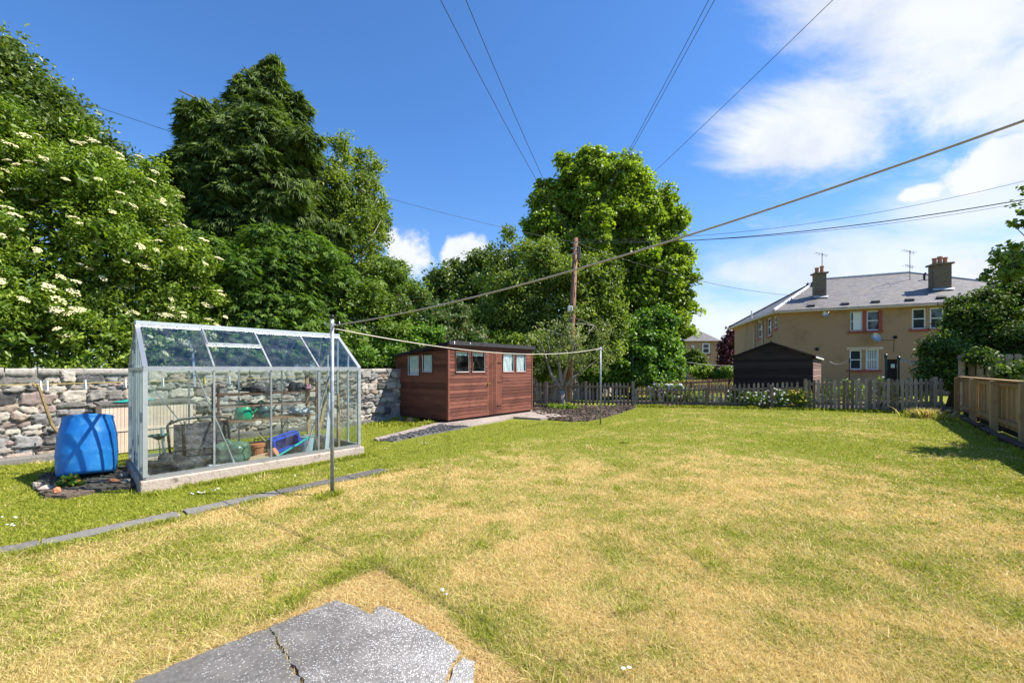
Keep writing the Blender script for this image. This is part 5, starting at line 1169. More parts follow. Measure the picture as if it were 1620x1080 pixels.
# ---- conifer built from drooping fans
def fans(name, parent, mat, lobes, nfan, size, per=11, droop=.55, W=.05, back=.3, rag=.12):
    lobes = rough(lobes, 6, .18, .34, .92); L = np.array(lobes, float); pk = RNG.choice(len(L), nfan*2, p=(L[:, 3]*L[:, 5])/(L[:, 3]*L[:, 5]).sum())
    d = unit(RNG.normal(size=(len(pk), 3))*np.array([1, 1, .8])); c = L[pk, :3]+d*L[pk, 3:6]*(1-.42*RNG.random(len(pk))**1.5)[:, None]
    keep = (((d*unit(CAM-L[pk, :3])).sum(1) > -.2) | (RNG.random(len(pk)) < back)) & (c[:, 2] > .3)
    for l in L: e = (((c-l[:3])/l[3:6])**2).sum(1); keep &= ~((e < .4) & (RNG.random(len(c)) < .75))
    c = c[keep][:nfan]; d = d[keep][:nfan]; n0 = len(c)
    # tiers: fans hang out from the stem, dip downwards
    out = d.copy(); out[:, 2] *= .35; out = unit(out+RNG.normal(size=out.shape)*.22); axis = out.copy(); axis[:, 2] -= droop*RNG.uniform(.5, 1.4, n0); axis = unit(axis)
    nrm = unit(np.cross(np.cross(axis, np.array([0, 0, 1.0])), axis)+RNG.normal(size=axis.shape)*.25); side = unit(np.cross(nrm, axis)); nrm = np.cross(axis, side)
    nrm *= np.sign(nrm[:, 2])[:, None]
    V_ = []; A_ = []; N_ = []; S_ = []; R_ = []; fr_ = RNG.random(n0); sz_ = size*RNG.uniform(.6, 1.4, n0)
    for j in range(per):
        f = (j/(per-1)-.5)*2; ang = f*.85+RNG.normal(size=n0)*.12; ln = (1-.35*abs(f))*RNG.uniform(.7, 1.15, n0)
        dr = axis*np.cos(ang)[:, None]+side*np.sin(ang)[:, None]; dr[:, 2] -= .18*RNG.random(n0); dr = unit(dr)
        V_.append(c+dr*(sz_*ln*.5)[:, None]); A_.append(dr); N_.append(unit(nrm+RNG.normal(size=nrm.shape)*.28)); S_.append(sz_*ln); R_.append(fr_*.55+RNG.random(n0)*.45)
    p = np.concatenate(V_); a = np.concatenate(A_); nn = np.concatenate(N_); s_ = np.concatenate(S_)
    # core sprays, toned darker for a shaded interior
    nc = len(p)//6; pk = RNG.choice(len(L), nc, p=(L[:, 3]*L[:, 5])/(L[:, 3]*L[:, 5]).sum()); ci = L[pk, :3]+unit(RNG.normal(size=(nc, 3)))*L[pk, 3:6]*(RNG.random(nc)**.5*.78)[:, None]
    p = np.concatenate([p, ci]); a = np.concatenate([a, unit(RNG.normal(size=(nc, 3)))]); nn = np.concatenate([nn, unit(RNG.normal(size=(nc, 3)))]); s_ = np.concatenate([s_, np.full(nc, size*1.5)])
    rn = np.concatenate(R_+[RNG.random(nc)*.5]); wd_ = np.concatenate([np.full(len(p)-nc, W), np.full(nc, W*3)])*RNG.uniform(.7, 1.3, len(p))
    v, t_ = leaf_quads(p, unit(a-nn*(a*nn).sum(1)[:, None]), nn, s_, wd_, .1)
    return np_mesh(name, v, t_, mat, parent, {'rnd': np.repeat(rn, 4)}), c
cc_ = -14.6
CO = [lb(u, v, a, b_, c=cc_) for (u, v, a, b_) in ((427, 112, 16, 20), (425, 138, 32, 28), (392, 152, 32, 22), (312, 168, 20, 7), (302, 185, 16, 6), (396, 195, 68, 34), (445, 195, 46, 50), (352, 226, 60, 32), (400, 240, 112, 52), (452, 262, 56, 52),
      (330, 260, 60, 34), (390, 300, 118, 52), (460, 320, 72, 52), (300, 285, 38, 20), (360, 350, 84, 55), (430, 360, 100, 55), (500, 355, 35, 45))]
t = thing('cypress_tree', 'tall conical dark green cypress with drooping sprays above the greenhouse', 'tree', q(420, cc_))
o, cs = fans('crown', t, M['L_con'], CO, 10500, .27, 11, .85, .032)
b = MB(); Yt = Yc(400, cc_); b.tube([q(415, cc_), P(415, 300, Yt), P(420, 120, Yt)], [.3, .2, .04], 10)
for c_ in random.sample(list(cs), 40): z_ = max(1.5, c_[2]*.93); b.tube([Vector((P(417, 300, Yt).x, Yt, z_)), Vector(c_)], [.05, .01], 5)
b.tube([P(368, 118, Yt), P(374, 118+32, Yt)], [.02, .04], 6); b.tube([P(378, 115, Yt), P(380, 150, Yt)], [.02, .035], 6); b.tube([P(283, 143, Yt), P(330, 165, Yt)], [.015, .04], 6)
b.build('trunk', M['bark'], t, smooth=True)
c2_ = -12.6
C2 = [lb(u, v, a, b_, c=c2_) for (u, v, a, b_) in ((345, 440, 75, 62), (430, 440, 92, 60), (505, 440, 62, 62), (400, 510, 112, 48), (310, 400, 50, 46), (505, 505, 60, 48), (320, 505, 60, 50), (450, 400, 90, 40), (360, 550, 120, 40), (470, 545, 90, 40), (270, 545, 50, 35))]
t = thing('cypress_hedge', 'lower bright green cypress growth hanging over the wall behind the greenhouse', 'hedge', q(420, c2_))
o, cs = fans('foliage', t, M['L_con2'], C2, 8000, .19, 11, .5, .026)
b = MB()
for k_ in range(5): u_ = 300+k_*55; b.tube([q(u_, c2_), P(u_+random.uniform(-10, 10), 420, Yc(u_, c2_))], [.09, .03], 8)
b.build('stem', M['bark'], t, smooth=True)
# ---- slender sparse holly right of the cypress
SL_ = [lb(u, v, a, b_, c=-13.6) for (u, v, a, b_) in ((540, 222, 14, 24), (545, 262, 22, 22), (580, 262, 26, 26), (570, 300, 42, 34), (592, 335, 24, 34), (560, 350, 50, 36), (527, 285, 24, 46), (602, 425, 36, 26), (560, 325, 44, 40), (525, 390, 40, 46), (608, 352, 12, 18), (588, 375, 26, 22), (550, 400, 46, 40), (530, 320, 25, 50), (570, 430, 34, 30))]
tree('slender_tree', 'slender sparse broadleaf tree with pale stem just right of the cypress', 'tree', M['L_sparse'], SL_, q(545, -13.6), P(541, 225, Yc(541, -13.6)), .12, 26, 'palebark', nclump=760, cr=.26, nper=28, leafL=.115, leafW=.055, shell=.25, rand=.9, core=.05, jit=.6)
SB = [lb(u, v, a, b_, c=-12.4) for (u, v, a, b_) in ((600, 440, 36, 32), (570, 480, 60, 45), (620, 470, 46, 42), (640, 455, 22, 16), (590, 530, 75, 48), (545, 540, 60, 44), (655, 500, 36, 34))]
tree('mixed_shrub', 'loose green shrub with small leaves behind the wall beside the near pole', 'shrub', M['L_bush'], SB, q(590, -12.4), P(600, 450, Yc(600, -12.4)), .09, 18, part='foliage', tpart='stem', nclump=720, cr=.26, nper=30, leafL=.10, leafW=.055, rand=.8)
SP = [lb(u, v, a, b_, c=-12.0) for (u, v, a, b_) in ((660, 500, 46, 36), (700, 515, 42, 34), (735, 535, 30, 22), (690, 540, 60, 26), (620, 500, 30, 30), (750, 550, 18, 14))]
tree('photinia_shrub', 'rounded shrub with pinkish young leaf tips above the left of the red shed', 'shrub', M['L_pink'], SP, q(690, -12.0), P(690, 500, Yc(690, -12.0)), .1, 14, part='foliage', tpart='stem', nclump=520, cr=.28, nper=34, leafL=.12, leafW=.06, rand=.8)
SG = [lb(u, v, a, b_, c=-11.5) for (u, v, a, b_) in ((600, 562, 42, 24), (640, 566, 30, 18), (665, 530, 40, 26), (560, 566, 30, 20), (632, 540, 36, 24))]
tree('ivy_clump', 'bright leafy growth spilling over the wall top left of the red shed', 'shrub', M['L_ivy'], SG, q(620, -11.5), P(620, 555, Yc(620, -11.5)), .06, 8, part='foliage', tpart='stem', nclump=420, cr=.2, nper=32, leafL=.09, leafW=.075, rand=.7)
# ---- far trees
FT = [lb(u, v, a, b_, Y=31) for (u, v, a, b_) in ((700, 452, 22, 22), (725, 446, 38, 30), (762, 420, 28, 20), (778, 448, 40, 34), (740, 495, 56, 42), (800, 475, 46, 52), (694, 480, 24, 24), (760, 545, 70, 30))]
tree('far_tree', 'dark rounded tree in the distance directly above the red shed', 'tree', M['L_far'], FT, Vector((-2.6, 31, 0)), P(750, 420, 31), .3, 18, nclump=620, cr=.75, nper=42, leafL=.24, leafW=.15, rand=.8)
FS = [lb(u, v, a, b_, Y=24) for (u, v, a, b_) in ((802, 368, 14, 16), (788, 402, 26, 20), (815, 395, 28, 28), (845, 410, 36, 30), (780, 445, 28, 26), (830, 445, 56, 36))]
tree('ash_tree', 'thin open crowned tree whose airy top stands left of the sycamore', 'tree', M['L_sparse'], FS, Vector((.4, 24, 0)), P(810, 370, 24), .2, 30, 'palebark', nclump=300, cr=.42, nper=20, leafL=.17, leafW=.08, shell=.2, rand=.9, core=.04)
SY = [lb(u, v, a, b_, Y=27) for (u, v, a, b_) in ((930, 262, 48, 32), (965, 275, 62, 40), (905, 300, 52, 38), (870, 310, 32, 24), (990, 310, 66, 44), (1040, 310, 30, 20), (1055, 330, 32, 26), (880, 345, 48, 32), (950, 350, 90, 60), (1040, 375, 42, 36), (1010, 410, 75, 50), (1068, 395, 22, 22),
      (900, 400, 60, 50), (1050, 440, 44, 38), (1060, 480, 36, 36), (1000, 480, 80, 60), (1040, 525, 50, 40), (950, 430, 60, 50), (1075, 455, 20, 24), (1040, 548, 30, 20), (870, 365, 46, 40), (1048, 500, 26, 34), (1000, 560, 60, 30))]
SY = [(x_, y_, z_-(.55 if z_ > 9 else .2), a_, b_, c_) for x_, y_, z_, a_, b_, c_ in rough(SY, 8, .22, .36, .88)]
tree('sycamore_tree', 'large bright green domed sycamore, biggest tree in the middle of the view', 'tree', M['L_syc'], SY, Vector((6.2, 27, 0)), P(965, 290, 27), .55, 34, nclump=2000, cr=.46, nper=50, leafL=.185, leafW=.155, rand=.65, up=.8, shell=.62)
SM = [lb(u, v, a, b_, Y=20.5) for (u, v, a, b_) in ((860, 420, 40, 34), (905, 430, 44, 36), (830, 465, 52, 38), (880, 480, 70, 50), (940, 470, 44, 44), (790, 500, 44, 32), (850, 530, 76, 40), (930, 530, 54, 46), (955, 500, 34, 40), (760, 520, 26, 20), (960, 430, 26, 26), (890, 555, 66, 30))]
tree('hawthorn_tree', 'mid height olive green tree with pale twigs directly behind the telephone pole', 'tree', M['L_sparse'], SM, Vector((1.6, 20.5, 0)), P(850, 430, 20.5), .2, 46, 'palebark', nclump=1050, cr=.44, nper=38, leafL=.145, leafW=.08, shell=.45, rand=.85)
IV = [lb(u, v, a, b_, Y=22.5) for (u, v, a, b_) in ((985, 540, 42, 36), (1030, 530, 36, 26), (1052, 560, 22, 24), (1010, 570, 56, 30), (960, 575, 44, 26), (1064, 584, 14, 16), (1040, 505, 22, 18), (940, 590, 40, 18), (1000, 595, 66, 18), (900, 590, 40, 16))]
tree('ivy_hedge', 'big bright ivy covered hedge below the sycamore behind the fences', 'hedge', M['L_ivy'], IV, Vector((6, 22.5, 0)), P(1010, 520, 22.5), .2, 16, part='foliage', tpart='stem', nclump=980, cr=.36, nper=40, leafL=.15, leafW=.13, rand=.7)
LB = [lb(u, v, a, b_, Y=17.9) for (u, v, a, b_) in ((800, 545, 42, 24), (840, 550, 36, 30), (870, 560, 34, 34), (850, 585, 30, 24), (780, 560, 40, 20))]
tree('privet_shrub', 'light yellow green shrub rising behind the right end of the red shed', 'shrub', M['L_light'], [(x_, y_+1.2, z_, a, b_, c_) for x_, y_, z_, a, b_, c_ in LB], Vector((.6, 19.1, 0)), P(830, 550, 19.1), .08, 14, part='foliage', tpart='stem', nclump=420, cr=.28, nper=36, leafL=.11, leafW=.06, rand=.8)
# ---- apple tree in the soil bed
AB = G(890, 642.5); ap = thing('apple_tree', 'small apple tree with pale forked trunk in the soil bed', 'tree', AB)
AP = [lb(u, v, a, b_, Y=17.2) for (u, v, a, b_) in ((850, 540, 26, 22), (880, 520, 24, 18), (920, 540, 34, 26), (955, 555, 24, 20), (900, 560, 40, 20), (868, 572, 24, 18), (935, 575, 30, 20), (905, 505, 26, 16), (950, 520, 18, 18))]
o, cs = crown('crown', ap, M['L_apple'], AP, nclump=150, cr=.24, nper=22, leafL=.085, leafW=.045, shell=.2, rand=.9, core=.02, back=1)
b = MB(); YA = AB.y
fork = P(889, 617, YA); b.tube([AB-Zv*.05, P(887, 630, YA), fork], [.17, .13, .13], 12)
for pts, r_ in ((((889, 617), (872, 592), (862, 560), (852, 535)), .07), (((889, 617), (886, 590), (884, 562), (888, 530)), .075), (((890, 617), (905, 598), (925, 585), (945, 568)), .055), (((889, 610), (898, 575), (908, 545), (918, 515)), .06),
                (((884, 580), (870, 560), (866, 530)), .03), (((905, 555), (925, 535), (940, 515)), .03), (((888, 545), (878, 522), (882, 505)), .028), (((862, 560), (848, 556), (838, 545)), .025), (((908, 548), (900, 528), (896, 510)), .025)):
    n_ = len(pts); b.tube([P(u, v, YA+random.uniform(-.25, .25)*(i > 0)) for i, (u, v) in enumerate(pts)], [r_*(1-.75*i/(n_-1)) for i in range(n_)], 8)
for c_ in random.sample(list(cs), min(60, len(cs))):
    q_ = Vector(c_); near = P(*random.choice(((862, 560), (884, 562), (925, 585), (908, 545), (888, 530), (852, 535), (940, 515))), YA); 
    if (near-q_).length < 1.3: b.tube([near, near.lerp(q_, .5)+Zv*.06, q_], [.018, .012, .006], 5)
b.build('trunk', M['palebark'], ap, smooth=True)
def small_plant(name, label, cat, lobes, mat, n_=40, cr=.12, per=22, L=.07, W=.035, flowers=None, nf=0, fs_=.03, grp=None, base=None):
    base = base or Vector((lobes[0][0], lobes[0][1], 0)); t = thing(name, label, cat, base, grp)
    o, cs = crown('foliage', t, mat, lobes, nclump=n_, cr=cr, nper=per, leafL=L, leafW=W, rand=.8, core=.1, back=.8)
    b = MB()
    for c_ in random.sample(list(cs), min(6, len(cs))): b.tube([Vector((base.x+random.uniform(-.05, .05), base.y+random.uniform(-.05, .05), 0)), Vector(c_)], [.01, .005], 4)
    b.build('stem', M['bark'], t)
    if flowers:
        b = MB()
        for c_ in random.choices(list(cs), k=nf):
            q_ = Vector(c_)+(Vector((0, 0, H))-Vector(c_)).normalized()*cr*.8+Vector((random.uniform(-1, 1), random.uniform(-1, 1), random.uniform(0, 1)))*cr*.8
            b.lump(q_, fs_, fs_, fs_*.7, .3, 7)
        b.build('flowers', flowers, t)
    return t
small_plant('low_plant', 'small yellow green plant at the foot of the apple tree', 'plant', [lb(875, 646, 10, 7, Y=16.4), lb(895, 646, 14, 8, Y=16.2), lb(908, 647, 8, 5, Y=16.2)], M['L_light'], 50, .12)
small_plant('strawberry_plant', 'small leafy plant with an orange flower in front of the blue barrel', 'plant', [lb(112, 768, 15, 13, Y=5.55), lb(98, 775, 12, 8, Y=5.45)], M['L_light'], 26, .05, 9, .055, .045, M['petalr'], 3, .014)
small_plant('weed', 'low green weed beside the corner of the greenhouse base', 'plant', [lb(205, 768, 12, 7, Y=5.75)], M['L_bush'], 18, .05, 10, .04, .025)
small_plant('weed', 'small trailing weed on the soil left of the strawberry plant', 'plant', [lb(75, 778, 10, 5, Y=5.4)], M['L_bush'], 14, .05, 10, .04, .025)
# flowers beyond the fence
small_plant('peony', 'white peony with large blooms behind the low fence, beside the purple spikes', 'plant', [lb(1050, 625, 16, 20, Y=19), lb(1070, 625, 16, 18, Y=19)], M['L_bush'], 60, .15, 20, .1, .05, M['petalw'], 12, .10)
small_plant('lupin', 'purple flowered plant left of the white peony', 'plant', [lb(1038, 622, 16, 16, Y=18.8)], M['L_bush'], 40, .14, 18, .09, .04, M['petalp'], 30, .045)
small_plant('catmint', 'low mauve flowering mound behind the middle of the low fence', 'plant', [lb(1130, 635, 18, 10, Y=17.6)], M['L_bush'], 50, .12, 16, .06, .03, M['petalp'], 90, .03)
for i, (u, v, ru, rv, Y, mt, fl, lab) in enumerate((
    (1100, 630, 22, 14, 18.6, 'L_light', 'petaly', 'pale green plant with yellow specks between peony and mauve mound'),
    (1165, 630, 18, 14, 18, 'L_light', 'petalw', 'silvery green plant just left of the black shed'),
    (1195, 632, 20, 13, 16.9, 'L_light', 'petalw', 'white flowered plant in front of the left of the black shed'),
    (1228, 632, 20, 14, 16.7, 'L_bush', 'petalw', 'white flowered plant in front of the middle of the black shed'),
    (1262, 632, 22, 16, 16.6, 'L_light', 'petaly', 'white and yellow flowered plant in front of the black shed corner'),
    (1310, 622, 22, 18, 18.5, 'L_bush', 'petaly', 'green shrub with yellow specks below the left lower window'),
    (1350, 618, 26, 18, 18.5, 'L_light', 'petalw', 'pale flowered shrub below the right lower window'),
    (1395, 618, 22, 20, 18.5, 'L_bush', 'petalw', 'leafy shrub at the foot of the dark green poles'),
    (1430, 625, 26, 20, 16.8, 'L_light', 'petaly', 'yellow green plant glimpsed through the tall pickets'))):
    small_plant('flowering_plant', lab, 'plant', [lb(u, v, ru, rv, Y=Y)], M[mt], 60, .15, 20, .08, .04, M[fl], 60 if i in (2, 3, 4) else 26, .04, 'flowering plants behind the rear fence')
small_plant('green_shrub', 'low bright shrub in front of the distant house', 'shrub', [lb(1110, 588, 24, 9, Y=34), lb(1130, 592, 18, 8, Y=34)], M['L_light'], 90, .35, 30, .2, .12)
small_plant('dark_shrub', 'dark conical shrub left of the distant house window', 'shrub', [lb(1095, 570, 16, 18, Y=36), lb(1108, 578, 10, 12, Y=36)], M['L_far'], 90, .4, 30, .22, .13)
# copper tree between the houses
tree('copper_tree', 'dark purple leaved tree between the two houses', 'tree', M['L_purple'], [lb(1152, 548, 14, 18, Y=52), lb(1160, 565, 18, 22, Y=52), lb(1148, 572, 10, 16, Y=52), lb(1158, 530, 8, 8, Y=52)], Vector((25.2, 52, 0)), P(1155, 540, 52), .2, 14, nclump=200, cr=.6, nper=32, leafL=.3, leafW=.18, rand=.8)
small_plant('bush', 'dark green hedge plant at the foot of the copper tree', 'bush', [lb(1152, 590, 14, 9, Y=44)], M['L_bush'], 60, .4, 30, .25, .15)
# laurel at the right
LA = [lb(u, v, a, b_, Y=Y) for (u, v, a, b_, Y) in ((1490, 565, 36, 36, 16.8), (1468, 592, 24, 24, 16.2), (1522, 522, 36, 36, 17.5), (1520, 580, 50, 36, 16.8), (1560, 500, 50, 44, 17.8), (1600, 470, 40, 38, 18.5), (1545, 566, 16, 9, 15.2), (1598, 588, 22, 9, 14.4), (1650, 480, 60, 60, 18), (1570, 545, 60, 44, 17.4), (1640, 545, 70, 50, 17.2), (1516, 482, 14, 12, 17.8), (1610, 415, 28, 24, 19))]
tree('laurel_bush', 'big dark green laurel overhanging the fences at the right edge', 'bush', M['L_dark'], LA, Vector((16.8, 17.4, 0)), P(1550, 510, 17.4), .15, 18, part='foliage', tpart='stem', nclump=1250, cr=.36, nper=38, leafL=.135, leafW=.07, rand=.7)
RT = [lb(u, v, a, b_, Y=16) for (u, v, a, b_) in ((1618, 298, 12, 10), (1612, 332, 16, 7), (1650, 330, 26, 40), (1594, 398, 24, 11), (1585, 432, 24, 9), (1622, 440, 26, 14), (1670, 400, 40, 50), (1612, 352, 14, 5), (1700, 330, 60, 70), (1570, 412, 12, 5), (1610, 412, 20, 9))]
tree('maple_tree', 'leafy branches reaching in from a tree beyond the right edge', 'tree', M['L_bush'], RT, Vector((21.5, 16.5, 0)), P(1720, 300, 16), .22, 40, nclump=300, cr=.20, nper=16, leafL=.16, leafW=.11, shell=.15, rand=.7, core=.0, jit=.6)
# shrub just outside the frame that throws the notched shade on the lawn
tree('viburnum_bush', 'round bush beyond the new timber fence just past the right edge', 'bush', M['L_dark'], [(10.1, 7.7, 2.3, .95, .7, .95), (10.2, 7.6, 1.2, 1.0, .9, .9), (11.3, 8.2, 2.0, 1, 1, 1.2)], Vector((10.4, 7.5, 0)), Vector((10.3, 7.5, 1.8)), .08, 8, part='foliage', tpart='stem', nclump=200, cr=.28, nper=30, leafL=.13, leafW=.07)
# masses farther back so that the horizon is closed
bk = MB()
for (u, v, ru, rv, Y, mt, lab) in ((1185, 588, 30, 12, 70, 'L_far', 'low dark tree line right of the copper tree'), (640, 570, 80, 40, 26, 'L_far', 'dark tree mass glimpsed behind the shrubs left of the shed')):
    small_plant('background_tree', lab, 'tree', [lb(u, v, ru, rv, Y=Y), lb(u-ru*.7, v+4, ru, rv*.8, Y=Y)], M[mt], 120, .9, 30, .4, .25)

# ================================================================= GRASS
def margin(N_, seed, hmin=.014, hmax=.036):
    rg = np.random.default_rng(seed); y = .4*(14/.4)**rg.random(N_); x = np.sign(rg.random(N_)-.5)*(1.1*y+rg.random(N_)*4.2); x2 = (rg.random(N_//2)*2-1)*5; y2 = rg.uniform(-.6, 2.0, N_//2)
    return filt(np.concatenate([x, x2]), np.concatenate([y, y2]), rg, hmin, hmax, .006, 1.1)
def blades(N_, ymin, ymax, hmin, hmax, wbase, lean=.5, seed=1):
    rg = np.random.default_rng(seed); y = ymin*(ymax/ymin)**rg.random(N_); x = (rg.random(N_)*2-1)*(1.16*y+.7)
    return filt(x, y, rg, hmin, hmax, wbase, lean)
def filt(x, y, rg, hmin, hmax, wbase, lean, green=None, zoff=0.0):
    cc = x*N.x+y*N.y; t = x*D.x+y*D.y
    keep = (cc > -10.3) & (cc < 2.32)
    # rear limit: the fence line
    fx_ = np.array([A1.x-3, A1.x, B1.x, C1.x, E1.x, E1.x+4]); fy_ = np.array([A1.y+.5, A1.y, B1.y, C1.y, E1.y, E1.y-2]); keep &= y < np.interp(x, fx_, fy_)+.1
    for pl_ in EXCL: keep &= ~inpoly(x, y, pl_)
    x, y = x[keep], y[keep]; n_ = len(x)
    if isinstance(green, np.ndarray): green = green[keep]
    dist = np.sqrt(x*x+y*y); h = rg.uniform(hmin, hmax, n_)*(.7+.6*fbm(x*2.3, y*2.3, 2, 4)); w_ = wbase*np.clip(dist/3.2, .8, 6)*rg.uniform(.7, 1.4, n_)
    a = rg.random(n_)*2*np.pi; la = rg.normal(size=n_)*2.2+fbm(x*1.3, y*1.3, 2, 9)*12; ln = np.abs(rg.normal(size=n_))*lean*h+.2*h; ln = np.minimum(ln, 3*h)
    dx, dy = np.cos(a)*w_*.5, np.sin(a)*w_*.5; lx, ly = np.cos(la)*ln, np.sin(la)*ln; z = ground_z(x, y)-.014 if zoff == 0 else np.full(n_, zoff)
    p0 = np.stack([x-dx, y-dy, z], 1); p1 = np.stack([x+dx, y+dy, z], 1)
    m1 = np.stack([x+dx*.8+lx*.35, y+dy*.8+ly*.35, z+h*.6], 1); m0 = np.stack([x-dx*.8+lx*.35, y-dy*.8+ly*.35, z+h*.6], 1); tp_ = np.stack([x+lx, y+ly, z+h], 1)
    v = np.stack([p0, p1, m1, m0, tp_], 1).reshape(-1, 3); k_ = np.arange(n_)*5
    tri = np.stack([np.stack([k_, k_+1, k_+2], 1), np.stack([k_, k_+2, k_+3], 1), np.stack([k_+3, k_+2, k_+4], 1)], 1).reshape(-1, 3)
    gr_ = np.zeros(n_) if green is None else (green if isinstance(green, np.ndarray) else np.full(n_, green))
    return v, tri, np.repeat(rg.random(n_), 5), np.repeat(rg.random(n_), 5), np.repeat(gr_, 5)
sets = [margin(150000, 9), blades(560000, 1.9, 17.5, .012, .032, .0033, 1.1, 1), blades(260000, 1.9, 7.0, .010, .032, .0033, 1.9, 2)]
# long green fringe along the paving, the path, poles and fences
def fringe(pts, n_, wid, hmin, hmax, green, seed, lean=.5, wb=.0045):
    rg = np.random.default_rng(seed); P_ = np.array([(p[0], p[1]) for p in pts]); sg = np.linalg.norm(np.diff(P_, axis=0), axis=1); cum_ = np.concatenate([[0], np.cumsum(sg)]); t_ = rg.random(n_)*cum_[-1]
    x = np.interp(t_, cum_, P_[:, 0])+rg.normal(size=n_)*wid; y = np.interp(t_, cum_, P_[:, 1])+rg.normal(size=n_)*wid*(.4+1.5*fbm(t_*3, t_*0, 3, seed))
    kk_ = fbm(x*2.2+7, y*2.2, 3, seed+3)+rg.normal(size=n_)*.08 > .47; x, y = x[kk_], y[kk_]; green = np.where(fbm(x*3, y*3, 2, seed)+rg.normal(size=len(x))*.15 > .42, green, green-.5)
    ex = list(EXCL); r_ = filt(x, y, rg, hmin, hmax, wb, lean, green); return r_
sets.append(fringe([G(150, 1090), G(226, 1058), G(330, 1012), G(424, 975), G(520, 925), G(575, 898), G(600, 895)], 9000, .08, .02, .065, .55, 11, 1.3))
sets.append(fringe([G(600, 893), G(660, 935), G(750, 1005), G(815, 1055), G(880, 1110)], 10000, .08, .02, .07, .5, 12, 1.2))
sets.append(fringe([DC(-3.4, -5.58), DC(4.3, -5.58)], 12000, .05, .02, .05, .8, 13)); sets.append(fringe([DC(-3.4, -5.24), DC(4.3, -5.24)], 14000, .05, .03, .06, .5, 14))
sets.append(fringe([DC(3, 2.30), DC(19.8, 2.30)], 16000, .07, .04, .10, .9, 15, .5, .006)); sets.append(fringe([B1-Vector((0, .15, 0)), C1-Vector((0, .15, 0)), E1-Vector((0, .2, 0))], 16000, .1, .05, .12, .8, 16, .4, .006))
sets.append(fringe([g(-.15, -.14, 0), g(GL+.1, -.14, 0)], 9000, .06, .03, .08, .8, 17)); sets.append(fringe([G(1450, 660), G(1480, 662)], 1200, .18, .12, .34, .1, 18, .5, .006))
sets.append(fringe([s(-.3, .2, 0), s(-.3, 2.0, 0)], 5000, .15, .04, .14, .7, 19, .4, .006)); sets.append(fringe([G(595, 672), G(640, 668), G(700, 672)], 4000, .2, .04, .10, .8, 20, .4, .006))
rg_ = np.random.default_rng(77)
for i_ in range(150):
    yy = 2.0*(9/2.0)**rg_.random(); xx = (rg_.random()*2-1)*1.12*yy
    if rg_.random() < .5: sets.append(fringe([(xx, yy), (xx+rg_.normal()*.12, yy+rg_.normal()*.12)], int(rg_.integers(50, 160)), rg_.uniform(.02, .06), .025, rg_.uniform(.05, .085), .8, 100+i_, 1.0))
    else: sets.append(fringe([(xx, yy), (xx+rg_.normal()*.2, yy+rg_.normal()*.2)], 60, .05, .03, .07, -.8, 100+i_, 2.2, .003))
sets.append(fringe([P1, P1+Vector((.01, 0, 0))], 260, .05, .04, .09, .5, 21)); sets.append(fringe([P2, P2+Vector((.01, 0, 0))], 260, .06, .04, .1, .5, 22))
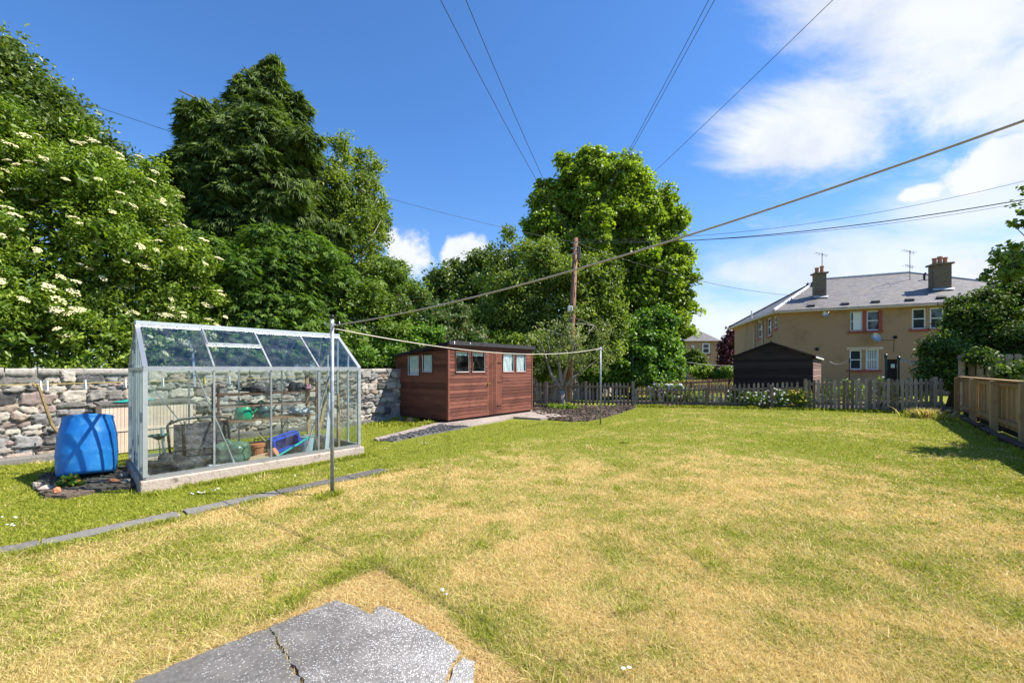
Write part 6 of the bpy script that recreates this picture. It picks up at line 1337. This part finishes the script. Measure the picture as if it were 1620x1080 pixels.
# dead tangle on the thatch round the slabs
def thatch(n_, seed):
    rg = np.random.default_rng(seed); xs_ = [p.x for p in patall]; ys_ = [p.y for p in patall]; x = rg.uniform(min(xs_), max(xs_), n_); y = rg.uniform(min(ys_), max(ys_), n_)
    k_ = inpoly(x, y, [(p.x, p.y) for p in patall])
    for pp in (pat1, pat2, pat3): k_ &= ~inpoly(x, y, [(p.x, p.y) for p in pp])
    global EXCL; sv = EXCL; EXCL = []; r_ = filt(x[k_], y[k_], rg, .008, .03, .003, 2.4, -1.3, .007); EXCL = sv; return r_
sets.append(thatch(60000, 31))
sets.append(fringe([DC(-3.4, -5.54), DC(4.2, -5.54)], 6000, .015, .01, .03, -1.2, 41, 1.5)); sets.append(fringe([G(330, 1026), G(424, 989), G(520, 940), G(570, 915)], 8000, .03, .01, .04, -1.2, 42, 1.8)); sets.append(fringe([G(427, 998), G(480, 975), G(530, 955), G(556, 962), G(587, 976), G(600, 962), G(640, 980), G(690, 1008), G(727, 1037)], 5200, .022, .012, .03, -1.3, 44, 2.6)); sets.append(fringe([G(228, 1079), G(330, 1036), G(424, 999)], 2600, .014, .01, .03, -1.3, 45, 2.4)); sets.append(fringe([G(610, 905), G(740, 1012), G(860, 1092)], 6000, .03, .01, .04, -1.0, 43, 1.8))
vo_ = 0; VV = []; TT = []; R1 = []; R2 = []; GG = []
for (v, t_, r1, r2, g_) in sets: VV.append(v); TT.append(t_+vo_); vo_ += len(v); R1.append(r1); R2.append(r2); GG.append(g_)
gs_ = np_mesh('lawn_grass', np.concatenate(VV), np.concatenate(TT), M['blade'], None, {'rnd': np.concatenate(R1), 'rnd2': np.concatenate(R2), 'green': np.concatenate(GG)}); tag(gs_, kind='stuff')
sets2 = []
def clods(name, poly, n_, r0, r1, mat):
    xs_ = [p.x for p in poly]; ys_ = [p.y for p in poly]; b = MB(); i = 0
    while i < n_:
        x, y = random.uniform(min(xs_), max(xs_)), random.uniform(min(ys_), max(ys_))
        if not inpoly(np.array([x]), np.array([y]), [(p.x, p.y) for p in poly])[0]: continue
        r_ = random.uniform(r0, r1); b.lump((x, y, .018+r_*.3), r_, r_*random.uniform(.6, 1), r_*.6, .35, 6); i += 1
    tag(b.build(name, mat), kind='stuff')
clods('soil_clods', sb, 900, .02, .06, M['soil']); clods('barrel_bed_clods', bb, 260, .01, .035, M['soil']); clods('gravel_stones', gs, 500, .012, .03, M['gravel'])
# daisies near the path
b = MB()
for (u, v) in ((306, 786), (312, 785), (320, 784), (327, 783), (335, 781), (341, 780), (346, 779), (3, 822), (25, 824), (12, 836), (20, 838), (532, 745), (560, 741), (610, 712), (668, 703), (675, 704), (696, 944), (700, 947), (990, 1068), (465, 757)):
    p_ = G(u, v); 
    for _ in range(2): b.lathe(p_+Vector((random.uniform(-.03, .03), random.uniform(-.03, .03), random.uniform(.035, .05))), [(.004, -.003), (.011, 0), (.004, .004)], seg=8)
tag(b.build('daisies', M['petalw']), kind='stuff')
